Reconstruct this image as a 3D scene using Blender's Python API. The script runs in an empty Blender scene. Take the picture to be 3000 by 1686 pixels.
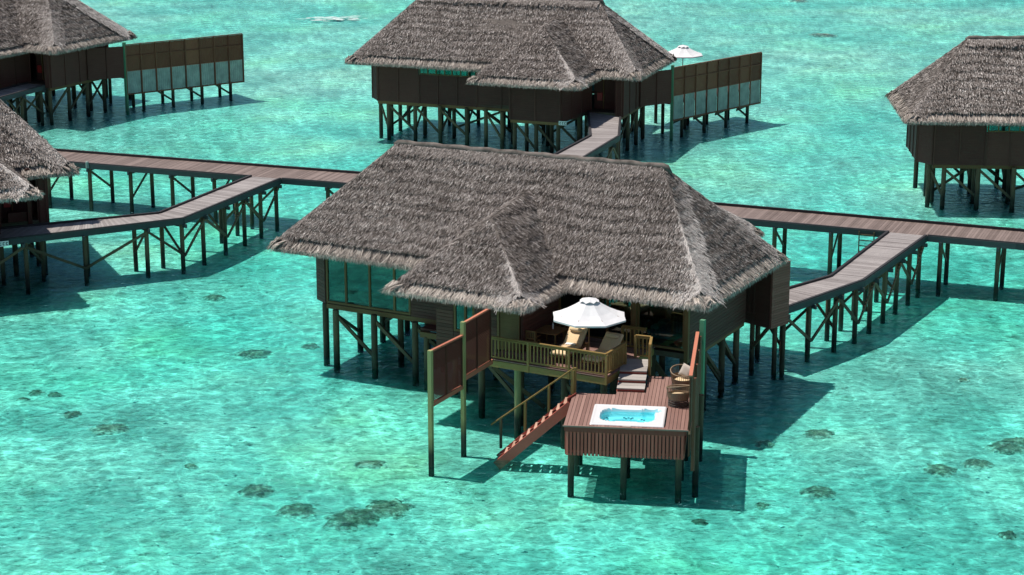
import bpy, math, random
import numpy as np
from mathutils import Vector, Matrix, noise
R = math.radians
random.seed(7); rng = np.random.default_rng(7)
S = bpy.context.scene
COL = S.collection

# ------------------------------------------------------------------ camera
CAMZ = 29.0
cam_d = bpy.data.cameras.new('camera'); cam = bpy.data.objects.new('camera', cam_d); COL.objects.link(cam)
cam_d.sensor_width = 36.0; cam_d.lens = 72.0; cam_d.clip_start = 1.0; cam_d.clip_end = 6000
cam.location = (0, 0, CAMZ); cam.rotation_euler = (R(90 - 15.4), 0, 0)
S.camera = cam
# ------------------------------------------------------------------ sky and sun
SUN = Vector((-0.39, 0.11, 1.0)).normalized()
elev = math.asin(SUN.z); az = math.atan2(SUN.x, SUN.y)
W = bpy.data.worlds.new('World'); S.world = W; W.use_nodes = True
wn = W.node_tree.nodes; wl = W.node_tree.links
sky = wn.new('ShaderNodeTexSky'); sky.sky_type = 'NISHITA'; sky.sun_disc = False
sky.sun_elevation = elev; sky.sun_rotation = az
sky.air_density = 1.0; sky.dust_density = 0.6; sky.ozone_density = 1.0
bg = wn['Background']; bg.inputs['Strength'].default_value = 0.078
wl.new(sky.outputs['Color'], bg.inputs['Color'])
sd = bpy.data.lights.new('sun', 'SUN'); sd.energy = 5.0; sd.angle = R(0.53); sd.color = (1.0, 0.955, 0.88)
so = bpy.data.objects.new('sun', sd); COL.objects.link(so)
so.rotation_euler = (-SUN).to_track_quat('-Z', 'Y').to_euler(); so.location = (0, 90, 80)
vs = S.view_settings
vs.view_transform = 'Standard'; vs.look = 'None'; vs.exposure = 0.10; vs.gamma = 1.0; vs.use_curve_mapping = False
S.cycles.max_bounces = 8; S.cycles.transparent_max_bounces = 16
S.cycles.diffuse_bounces = 3; S.cycles.glossy_bounces = 3

# ------------------------------------------------------------------ materials
MATS = {}
class NT:
    def __init__(s, name):
        s.m = bpy.data.materials.new(name); s.m.use_nodes = True
        s.t = s.m.node_tree; s.t.nodes.clear(); MATS[name] = s.m
    def n(s, typ, **kw):
        nd = s.t.nodes.new(typ)
        for k, v in kw.items():
            if k.startswith('i_'):
                key = k[2:]; key = int(key) if key.isdigit() else key.replace('_', ' ')
                nd.inputs[key].default_value = v
            else: setattr(nd, k, v)
        return nd
    def l(s, a, b): s.t.links.new(a, b)
    def ramp(s, fac, stops):
        r = s.n('ShaderNodeValToRGB'); e = r.color_ramp.elements
        while len(e) < len(stops): e.new(0.5)
        for i, (p, c) in enumerate(stops):
            e[i].position = p; e[i].color = (c[0], c[1], c[2], 1)
        s.l(fac, r.inputs['Fac']); return r.outputs['Color']
    def math(s, op, a, b=None, clamp=False):
        m = s.n('ShaderNodeMath', operation=op, use_clamp=clamp)
        for i, x in enumerate((a, b)):
            if x is None: continue
            if isinstance(x, (int, float)): m.inputs[i].default_value = x
            else: s.l(x, m.inputs[i])
        return m.outputs[0]
    def mul(s, c, f):
        m = s.n('ShaderNodeMix', data_type='RGBA', blend_type='MULTIPLY'); m.inputs['Factor'].default_value = 1
        s.l(c, m.inputs['A']) if not isinstance(c, tuple) else setattr(m.inputs['A'], 'default_value', (*c, 1))
        s.l(f, m.inputs['B']); return m.outputs['Result']
    def mixc(s, f, a, b):
        m = s.n('ShaderNodeMix', data_type='RGBA')
        if isinstance(f, (int, float)): m.inputs['Factor'].default_value = f
        else: s.l(f, m.inputs['Factor'])
        for k, x in (('A', a), ('B', b)):
            if isinstance(x, tuple): m.inputs[k].default_value = (*x, 1)
            else: s.l(x, m.inputs[k])
        return m.outputs['Result']
    def out(s, sh): s.l(sh, s.n('ShaderNodeOutputMaterial').inputs['Surface'])
    def bsdf(s, color, rough=0.7, spec=0.3, bump=None, **kw):
        b = s.n('ShaderNodeBsdfPrincipled')
        if isinstance(color, tuple): b.inputs['Base Color'].default_value = (*color, 1)
        else: s.l(color, b.inputs['Base Color'])
        b.inputs['Roughness'].default_value = rough; b.inputs['Specular IOR Level'].default_value = spec
        if bump is not None: s.l(bump, b.inputs['Normal'])
        for k, v in kw.items(): b.inputs[k.replace('_', ' ')].default_value = v
        s.out(b.outputs[0]); return b

def wood(name, c0, c1, grain=(1.2, 14, 14), rough=0.65, spec=0.25, wet=False, coord='Object'):
    t = NT(name)
    tc = t.n('ShaderNodeTexCoord'); mp = t.n('ShaderNodeMapping'); mp.inputs['Scale'].default_value = grain
    oi = t.n('ShaderNodeObjectInfo')
    off = t.n('ShaderNodeVectorMath', operation='MULTIPLY_ADD'); 
    t.l(oi.outputs['Random'], off.inputs[0]); off.inputs[1].default_value = (37, 51, 23)
    t.l(tc.outputs[coord], off.inputs[2]); t.l(off.outputs[0], mp.inputs['Vector'])
    nz = t.n('ShaderNodeTexNoise', i_Scale=2.0, i_Detail=5.0, i_Roughness=0.65); t.l(mp.outputs[0], nz.inputs['Vector'])
    geo = t.n('ShaderNodeNewGeometry')
    n2 = t.n('ShaderNodeTexNoise', i_Scale=0.9, i_Detail=4.0); t.l(geo.outputs['Position'], n2.inputs['Vector'])
    f = t.math('ADD', t.math('MULTIPLY', nz.outputs['Fac'], 0.55), t.math('ADD', t.math('MULTIPLY', oi.outputs['Random'], 0.35), t.math('MULTIPLY', n2.outputs['Fac'], 0.3)))
    col = t.ramp(f, [(0.30, c0), (0.90, c1)])
    if wet:
        sp = t.n('ShaderNodeSeparateXYZ'); t.l(geo.outputs['Position'], sp.inputs[0])
        zz = t.math('ADD', sp.outputs['Z'], t.math('MULTIPLY', nz.outputs['Fac'], 0.5))
        wet_shade_fac = t.n('ShaderNodeMapRange', i_1=0.75, i_2=1.55, i_3=1.0, i_4=0.0); t.l(zz, wet_shade_fac.inputs[0])
        grow = t.ramp(n2.outputs['Fac'], [(0.4, (0.012, 0.014, 0.011)), (0.65, (0.045, 0.052, 0.034))])
        col = t.mixc(wet_shade_fac.outputs[0], col, grow)
    bp = t.n('ShaderNodeBump', i_Strength=0.25, i_Distance=0.01); t.l(nz.outputs['Fac'], bp.inputs['Height'])
    t.bsdf(col, rough, spec, bp.outputs[0]); return t.m

wood('deck_wood', (0.15, 0.078, 0.064), (0.36, 0.215, 0.18))
wood('apron_wood', (0.36, 0.070, 0.050), (0.62, 0.155, 0.115))
wood('hut_wood', (0.17, 0.055, 0.040), (0.30, 0.11, 0.085))
wood('fascia_wood', (0.17, 0.036, 0.028), (0.30, 0.07, 0.05))
wood('terracotta_wood', (0.36, 0.12, 0.075), (0.55, 0.20, 0.12))
wood('walk_wood', (0.105, 0.075, 0.064), (0.27, 0.205, 0.182))
wood('branch_wood', (0.17, 0.145, 0.138), (0.39, 0.35, 0.335))
wood('grey_beam', (0.030, 0.036, 0.040), (0.075, 0.082, 0.086))
wood('kerb_wood', (0.022, 0.020, 0.022), (0.055, 0.050, 0.052))
wood('wall_wood', (0.066, 0.024, 0.018), (0.145, 0.056, 0.042))
wood('wall_flat', (0.062, 0.021, 0.016), (0.130, 0.048, 0.036), grain=(0.6, 0.6, 9), coord='Object')
wood('fence_wood', (0.10, 0.036, 0.020), (0.22, 0.088, 0.048))
wood('rail_wood', (0.17, 0.105, 0.030), (0.36, 0.235, 0.085))
wood('pale_post', (0.22, 0.21, 0.085), (0.42, 0.40, 0.18), wet=True)  # wet foot also paints in dark shade at the waterline
wood('green_post', (0.05, 0.16, 0.09), (0.13, 0.30, 0.17))
wood('pile_wood', (0.050, 0.034, 0.020), (0.15, 0.105, 0.060), grain=(6, 6, 1), wet=True, coord='Object')
wood('pale_pile', (0.22, 0.21, 0.09), (0.40, 0.38, 0.18), grain=(6, 6, 1), wet=True)
wood('frame_wood', (0.10, 0.052, 0.020), (0.22, 0.12, 0.05))
wood('louvre_wood', (0.045, 0.015, 0.009), (0.105, 0.036, 0.022))
wood('teak', (0.16, 0.075, 0.028), (0.30, 0.15, 0.06))
wood('step_wood', (0.26, 0.23, 0.21), (0.46, 0.42, 0.39))
wood('stair_tread', (0.34, 0.19, 0.13), (0.58, 0.37, 0.28))

def plain(name, c, rough=0.6, spec=0.3, var=0.12, scale=6.0, **kw):
    t = NT(name); geo = t.n('ShaderNodeNewGeometry')
    nz = t.n('ShaderNodeTexNoise', i_Scale=scale, i_Detail=4.0); t.l(geo.outputs['Position'], nz.inputs['Vector'])
    lo = tuple(x * (1 - var) for x in c); hi = tuple(min(1, x * (1 + var)) for x in c)
    t.bsdf(t.ramp(nz.outputs['Fac'], [(0.3, lo), (0.7, hi)]), rough, spec, **kw); return t.m
plain('canvas', (0.66, 0.645, 0.65), 0.85, 0.1, 0.03)
plain('cushion', (0.74, 0.53, 0.32), 0.9, 0.1, 0.10, 25)
plain('pillow_fabric', (0.66, 0.50, 0.31), 0.9, 0.1, 0.06, 25)
plain('white_cloth', (0.80, 0.78, 0.74), 0.9, 0.1, 0.04)
plain('grey_cloth', (0.50, 0.43, 0.37), 0.9, 0.1, 0.06)
plain('bed_blue', (0.42, 0.50, 0.66), 0.9, 0.1, 0.05)
plain('dark_metal', (0.025, 0.025, 0.026), 0.4, 0.5)
plain('rattan', (0.24, 0.17, 0.11), 0.6, 0.3, 0.2, 30)
plain('rattan_dark', (0.075, 0.065, 0.055), 0.6, 0.3, 0.2, 30)
plain('tub_shell', (0.70, 0.685, 0.69), 0.22, 0.5, 0.02)
plain('tub_basin', (0.55, 0.80, 0.84), 0.3, 0.4, 0.04)
plain('jet_blue', (0.03, 0.16, 0.20), 0.4, 0.5)
plain('white_panel', (0.27, 0.32, 0.30), 0.7, 0.3, 0.22, 1.7)
plain('plate_white', (0.75, 0.75, 0.74), 0.5, 0.4, 0.02)
plain('print_dark', (0.02, 0.05, 0.055), 0.6, 0.3, 0.02)
plain('red_paint', (0.42, 0.02, 0.02), 0.4, 0.5, 0.05)
plain('interior', (0.10, 0.075, 0.055), 0.8, 0.1, 0.1)
plain('foam_white', (0.58, 0.68, 0.66), 0.9, 0.1, 0.05)

def thatch(name, stops):
    t = NT(name); at = t.n('ShaderNodeAttribute'); at.attribute_name = 'tone'
    geo = t.n('ShaderNodeNewGeometry')
    nz = t.n('ShaderNodeTexNoise', i_Scale=0.35, i_Detail=5.0, i_Roughness=0.6); t.l(geo.outputs['Position'], nz.inputs['Vector'])
    f = t.math('ADD', at.outputs['Fac'], t.math('MULTIPLY', t.math('SUBTRACT', nz.outputs['Fac'], 0.5), 0.35))
    t.bsdf(t.ramp(f, stops), 0.85, 0.15); return t.m
thatch('thatch', [(0.0, (0.018, 0.014, 0.013)), (0.30, (0.105, 0.084, 0.073)), (0.50, (0.232, 0.198, 0.180)), (0.72, (0.405, 0.355, 0.33)), (1.0, (0.76, 0.69, 0.65))])
thatch('thatch_fringe', [(0.0, (0.045, 0.036, 0.030)), (0.35, (0.20, 0.168, 0.148)), (0.65, (0.43, 0.37, 0.325)), (1.0, (0.80, 0.71, 0.63))])
plain('thatch_base', (0.14, 0.118, 0.106), 0.95, 0.05, 0.4, 3)

# glass panes: partly see-through, partly mirror
t = NT('glass')
fr = t.n('ShaderNodeFresnel', i_IOR=1.5); f = t.math('ADD', t.math('MULTIPLY', fr.outputs[0], 1.0), 0.06, True)
tr = t.n('ShaderNodeBsdfTransparent'); tr.inputs[0].default_value = (0.30, 0.62, 0.58, 1)
gl = t.n('ShaderNodeBsdfGlossy'); gl.inputs['Roughness'].default_value = 0.03; gl.inputs['Color'].default_value = (0.8, 0.95, 0.92, 1)
mx = t.n('ShaderNodeMixShader'); t.l(f, mx.inputs[0]); t.l(tr.outputs[0], mx.inputs[1]); t.l(gl.outputs[0], mx.inputs[2]); t.out(mx.outputs[0])

# tub water
t = NT('tub_water')
fr = t.n('ShaderNodeFresnel', i_IOR=1.33)
tr = t.n('ShaderNodeBsdfTransparent'); tr.inputs[0].default_value = (0.52, 0.93, 0.97, 1)
gl = t.n('ShaderNodeBsdfGlossy'); gl.inputs['Roughness'].default_value = 0.05
mx = t.n('ShaderNodeMixShader'); t.l(fr.outputs[0], mx.inputs[0]); t.l(tr.outputs[0], mx.inputs[1]); t.l(gl.outputs[0], mx.inputs[2]); t.out(mx.outputs[0])

# lagoon surface: wave-bumped mirror over clear water; caustic light is painted in as a noise tint
t = NT('lagoon_water')
geo = t.n('ShaderNodeNewGeometry')
dn = t.n('ShaderNodeTexNoise', i_Scale=0.9, i_Detail=3.0); t.l(geo.outputs['Position'], dn.inputs['Vector'])
dv = t.n('ShaderNodeVectorMath', operation='MULTIPLY_ADD'); t.l(dn.outputs['Color'], dv.inputs[0]); dv.inputs[1].default_value = (1.0, 1.0, 0); t.l(geo.outputs['Position'], dv.inputs[2])
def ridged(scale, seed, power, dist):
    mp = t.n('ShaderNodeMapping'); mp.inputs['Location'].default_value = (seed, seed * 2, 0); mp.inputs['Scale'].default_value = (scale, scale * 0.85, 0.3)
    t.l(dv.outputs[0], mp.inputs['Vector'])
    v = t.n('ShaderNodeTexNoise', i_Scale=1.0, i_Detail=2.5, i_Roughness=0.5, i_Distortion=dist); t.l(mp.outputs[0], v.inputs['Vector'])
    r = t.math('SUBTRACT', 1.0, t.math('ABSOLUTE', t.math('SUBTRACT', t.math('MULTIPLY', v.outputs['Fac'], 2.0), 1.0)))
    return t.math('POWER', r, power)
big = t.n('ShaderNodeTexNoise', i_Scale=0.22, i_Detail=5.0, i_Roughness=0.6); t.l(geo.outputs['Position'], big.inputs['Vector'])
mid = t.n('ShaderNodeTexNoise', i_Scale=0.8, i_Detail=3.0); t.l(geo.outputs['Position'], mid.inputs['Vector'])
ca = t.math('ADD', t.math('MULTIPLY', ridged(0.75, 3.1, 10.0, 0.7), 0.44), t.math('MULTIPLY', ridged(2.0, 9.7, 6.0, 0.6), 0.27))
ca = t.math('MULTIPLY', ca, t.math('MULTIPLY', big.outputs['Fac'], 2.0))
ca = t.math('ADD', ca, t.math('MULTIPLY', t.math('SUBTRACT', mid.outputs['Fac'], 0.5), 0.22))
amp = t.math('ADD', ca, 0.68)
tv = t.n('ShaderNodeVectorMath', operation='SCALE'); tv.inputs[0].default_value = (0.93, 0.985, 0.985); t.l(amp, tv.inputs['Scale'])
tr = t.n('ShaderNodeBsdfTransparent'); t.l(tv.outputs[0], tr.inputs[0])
# ripples
mpw = t.n('ShaderNodeMapping'); mpw.inputs['Scale'].default_value = (1.0, 1.5, 1.0); mpw.inputs['Rotation'].default_value = (0, 0, R(14)); t.l(geo.outputs['Position'], mpw.inputs['Vector'])
w1 = t.n('ShaderNodeTexNoise', i_Scale=1.3, i_Detail=5.0, i_Roughness=0.56, i_Distortion=0.5); t.l(mpw.outputs[0], w1.inputs['Vector'])
bp = t.n('ShaderNodeBump', i_Strength=1.0, i_Distance=0.21)
wind = t.n('ShaderNodeTexNoise', i_Scale=0.035, i_Detail=3.0); t.l(mpw.outputs[0], wind.inputs['Vector'])
w2 = t.n('ShaderNodeTexNoise', i_Scale=2.6, i_Detail=4.0, i_Roughness=0.6); t.l(geo.outputs['Position'], w2.inputs['Vector'])
crest = t.math('MULTIPLY', t.math('MAXIMUM', t.math('SUBTRACT', w2.outputs['Fac'], 0.66), 0.0), 11.0)      # a few steep little crests catch the sun
hgt_ = t.math('ADD', t.math('MULTIPLY', w1.outputs['Fac'], t.math('ADD', t.math('MULTIPLY', wind.outputs['Fac'], 1.6), 0.2)), crest)
t.l(hgt_, bp.inputs['Height'])
fr = t.n('ShaderNodeFresnel', i_IOR=1.33); t.l(bp.outputs[0], fr.inputs['Normal'])
gl = t.n('ShaderNodeBsdfGlossy'); gl.inputs['Roughness'].default_value = 0.15; gl.inputs['Color'].default_value = (0.40, 0.85, 1.0, 1); t.l(bp.outputs[0], gl.inputs['Normal'])
mx = t.n('ShaderNodeMixShader'); t.l(fr.outputs[0], mx.inputs[0]); t.l(tr.outputs[0], mx.inputs[1]); t.l(gl.outputs[0], mx.inputs[2])
om = t.n('ShaderNodeOutputMaterial'); t.l(mx.outputs[0], om.inputs['Surface'])
va = t.n('ShaderNodeVolumeAbsorption'); va.inputs['Color'].default_value = (0.0, 0.92, 0.905, 1); va.inputs['Density'].default_value = 0.84
t.l(va.outputs[0], om.inputs['Volume'])

# seabed sand with algae and rubble
t = NT('sand')
geo = t.n('ShaderNodeNewGeometry')
n1 = t.n('ShaderNodeTexNoise', i_Scale=0.085, i_Detail=6.0, i_Roughness=0.62); t.l(geo.outputs['Position'], n1.inputs['Vector'])
n2 = t.n('ShaderNodeTexNoise', i_Scale=0.9, i_Detail=7.0, i_Roughness=0.7); t.l(geo.outputs['Position'], n2.inputs['Vector'])
c = t.ramp(n1.outputs['Fac'], [(0.34, (0.36, 0.42, 0.36)), (0.47, (0.57, 0.57, 0.49)), (0.58, (0.62, 0.60, 0.48)), (0.68, (0.66, 0.63, 0.44))])
rub = t.n('ShaderNodeMapRange', i_1=0.55, i_2=0.74, i_3=0.0, i_4=0.8); t.l(n2.outputs['Fac'], rub.inputs[0])
t.bsdf(t.mixc(rub.outputs[0], c, (0.15, 0.17, 0.11)), 0.95, 0.05)
t = NT('coral')
geo = t.n('ShaderNodeNewGeometry'); tc = t.n('ShaderNodeTexCoord')
n2 = t.n('ShaderNodeTexNoise', i_Scale=2.6, i_Detail=7.0, i_Roughness=0.72); t.l(geo.outputs['Position'], n2.inputs['Vector'])
ln = t.n('ShaderNodeVectorMath', operation='LENGTH'); sx = t.n('ShaderNodeVectorMath', operation='MULTIPLY'); sx.inputs[1].default_value = (1, 1, 0)
t.l(tc.outputs['Object'], sx.inputs[0]); t.l(sx.outputs[0], ln.inputs[0])
body = t.ramp(n2.outputs['Fac'], [(0.36, (0.06, 0.068, 0.045)), (0.52, (0.19, 0.20, 0.14)), (0.66, (0.40, 0.40, 0.30))])
ef = t.math('ADD', ln.outputs['Value'], t.math('MULTIPLY', t.math('SUBTRACT', n2.outputs['Fac'], 0.5), 2.6))
sed = t.n('ShaderNodeMapRange', i_1=0.60, i_2=1.15, i_3=0.0, i_4=1.0); t.l(ef, sed.inputs[0])
t.bsdf(t.mixc(sed.outputs[0], body, (0.62, 0.62, 0.52)), 0.95, 0.05)

# ------------------------------------------------------------------ mesh helpers
def tag(o, label=None, cat=None, group=None, kind=None):
    for k, v in (('label', label), ('category', cat), ('group', group), ('kind', kind)):
        if v: o[k] = v
    return o
def link(name, data, parent=None):
    o = bpy.data.objects.new(name, data); COL.objects.link(o); o.parent = parent; return o
def empty(name, loc=(0, 0, 0), rz=0.0):
    o = link(name, None); o.empty_display_size = 0.5; o.location = loc; o.rotation_euler = (0, 0, rz); return o
def ident(p): return p
class MB:
    def __init__(s): s.v = []; s.f = []
    def add(s, vs, fs):
        b = len(s.v); s.v += [tuple(map(float, p)) for p in vs]; s.f += [tuple(i + b for i in f) for f in fs]; return s
    HEX = [(0, 3, 2, 1), (4, 5, 6, 7), (0, 1, 5, 4), (1, 2, 6, 5), (2, 3, 7, 6), (3, 0, 4, 7)]
    def box(s, a, b):
        x0, y0, z0 = a; x1, y1, z1 = b
        return s.add([(x0, y0, z0), (x1, y0, z0), (x1, y1, z0), (x0, y1, z0), (x0, y0, z1), (x1, y0, z1), (x1, y1, z1), (x0, y1, z1)], s.HEX)
    def prism(s, pts, z0, z1):
        n = len(pts); vs = [(p[0], p[1], z0) for p in pts] + [(p[0], p[1], z1) for p in pts]
        return s.add(vs, [tuple(range(n - 1, -1, -1)), tuple(range(n, 2 * n))] + [(i, (i + 1) % n, n + (i + 1) % n, n + i) for i in range(n)])
    def beam(s, p, q, w, h, roll=0.0):
        p = Vector(p); q = Vector(q); d = (q - p).normalized()
        up = Vector((0, 0, 1)) if abs(d.z) < 0.98 else Vector((0, 1, 0))
        sd_ = d.cross(up).normalized(); up = sd_.cross(d)
        a = sd_ * (w / 2); b = up * (h / 2)
        return s.add([p - a - b, p + a - b, p + a + b, p - a + b, q - a - b, q + a - b, q + a + b, q - a + b],
                     [(0, 1, 2, 3), (7, 6, 5, 4), (0, 4, 5, 1), (1, 5, 6, 2), (2, 6, 7, 3), (3, 7, 4, 0)])
    def tube(s, pts, rads, n=8, cap=True):
        pts = [Vector(p) for p in pts]; b = len(s.v)
        if not hasattr(rads, '__len__'): rads = [rads] * len(pts)
        for i, p in enumerate(pts):
            d = (pts[min(i + 1, len(pts) - 1)] - pts[max(i - 1, 0)]).normalized()
            up = Vector((0, 0, 1)) if abs(d.z) < 0.9 else Vector((1, 0, 0))
            x = d.cross(up).normalized(); y = x.cross(d)
            for k in range(n):
                a = 2 * math.pi * k / n; s.v.append(tuple(p + (x * math.cos(a) + y * math.sin(a)) * rads[i]))
        for i in range(len(pts) - 1):
            for k in range(n):
                s.f.append((b + i * n + k, b + i * n + (k + 1) % n, b + (i + 1) * n + (k + 1) % n, b + (i + 1) * n + k))
        if cap:
            s.f.append(tuple(b + k for k in range(n - 1, -1, -1))); e = b + (len(pts) - 1) * n; s.f.append(tuple(e + k for k in range(n)))
        return s
    def ring(s, c, r, tr, n=24, m=6, a0=0.0, a1=2 * math.pi, tilt=None):
        full = abs(a1 - a0 - 2 * math.pi) < 1e-6; k = n if full else n
        pts = []
        for i in range(n + 1):
            a = a0 + (a1 - a0) * i / n; z = c[2] + (tilt(a) if tilt else 0)
            pts.append((c[0] + r * math.cos(a), c[1] + r * math.sin(a), z))
        return s.tube(pts, tr, m)
    def build(s, name, mat, parent=None, xf=ident, smooth=False):
        me = bpy.data.meshes.new(name); me.from_pydata([xf(p) for p in s.v], [], s.f); me.materials.append(MATS[mat])
        if xf is not ident: me.flip_normals()
        if smooth:
            for p in me.polygons: p.use_smooth = True
        me.update(); return link(name, me, parent)

UNIT = {}
def unit(mat):
    if mat not in UNIT:
        me = bpy.data.meshes.new('board_' + mat); m = MB().box((-.5, -.5, -.5), (.5, .5, .5))
        me.from_pydata(m.v, [], m.f); me.materials.append(MATS[mat]); UNIT[mat] = me
    return UNIT[mat]
UCYL = {}
def ucyl(mat):
    if mat not in UCYL:
        me = bpy.data.meshes.new('pole_' + mat); m = MB().tube([(-.5, 0, 0), (.5, 0, 0)], .5, 10)
        me.from_pydata(m.v, [], m.f); me.materials.append(MATS[mat])
        for p in me.polygons: p.use_smooth = len(p.vertices) == 4
        UCYL[mat] = me
    return UCYL[mat]
def bar(name, p, q, w, h, mat, parent=None, xf=ident, cyl=False, label=None):
    """one straight timber from p to q, width w (sideways), height h"""
    p = Vector(xf(tuple(p))); q = Vector(xf(tuple(q))); d = q - p; L = d.length; d.normalize()
    up = Vector((0, 0, 1)) if abs(d.z) < 0.98 else Vector((0, 1, 0))
    y = up.cross(d).normalized(); z = d.cross(y)
    M = Matrix((d, y, z)).transposed().to_4x4()
    o = link(name, (ucyl if cyl else unit)(mat), parent)
    o.matrix_local = Matrix.Translation((p + q) / 2) @ M @ Matrix.Diagonal((L, w, h, 1))
    if label: o['label'] = label
    return o
def hexa(name, c8, mat, parent=None, xf=ident):
    me = bpy.data.meshes.new(name); me.from_pydata([xf(tuple(p)) for p in c8], [], MB.HEX); me.materials.append(MATS[mat]); me.update()
    return link(name, me, parent)
def copy_tree(o, parent=None):
    c = o.copy(); COL.objects.link(c); c.parent = parent
    for ch in list(o.children): copy_tree(ch, c)
    return c
def pile(p, z1, r=0.15, parent=None, xf=ident, mat='pile_wood', z0=-0.9):
    j = random.uniform(-.02, .02)
    return bar('pile', (p[0] + j, p[1], z0), (p[0], p[1] + j, z1), 2 * r, 2 * r, mat, parent, xf, cyl=True)

# ------------------------------------------------------------------ sea, seabed
def seabed_z(x, y):
    f = min(1, max(0, (y - 100) / 75.0))
    return -0.43 + 0.28 * f + (1 - .7 * f) * (0.24 * noise.noise((x * .05, y * .05, 3)) + 0.12 * noise.noise((x * .17, y * .17, 7)) + 0.04 * noise.noise((x * .6, y * .6, 1)))
xs = np.concatenate([[-2500, -600, -200, -120], np.arange(-70, 70.1, 0.7), [120, 200, 600, 2500]])
ys = np.concatenate([[-600, 0, 40], np.arange(52, 260, 0.8), [300, 420, 800, 4000]])
V = [(x, y, seabed_z(x, y) if (-71 < x < 71 and 51 < y < 261) else (-0.45 if y < 100 else -.16)) for y in ys for x in xs]
nx = len(xs); F_ = [(j * nx + i, j * nx + i + 1, (j + 1) * nx + i + 1, (j + 1) * nx + i) for j in range(len(ys) - 1) for i in range(nx - 1)]
sb = MB(); sb.v = V; sb.f = F_
o = sb.build('seabed', 'sand', smooth=True); tag(o, kind='structure')
sea = MB().box((-2400, -500, -2.0), (2400, 3900, 0.0)).build('sea', 'lagoon_water'); tag(sea, kind='structure')

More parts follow.
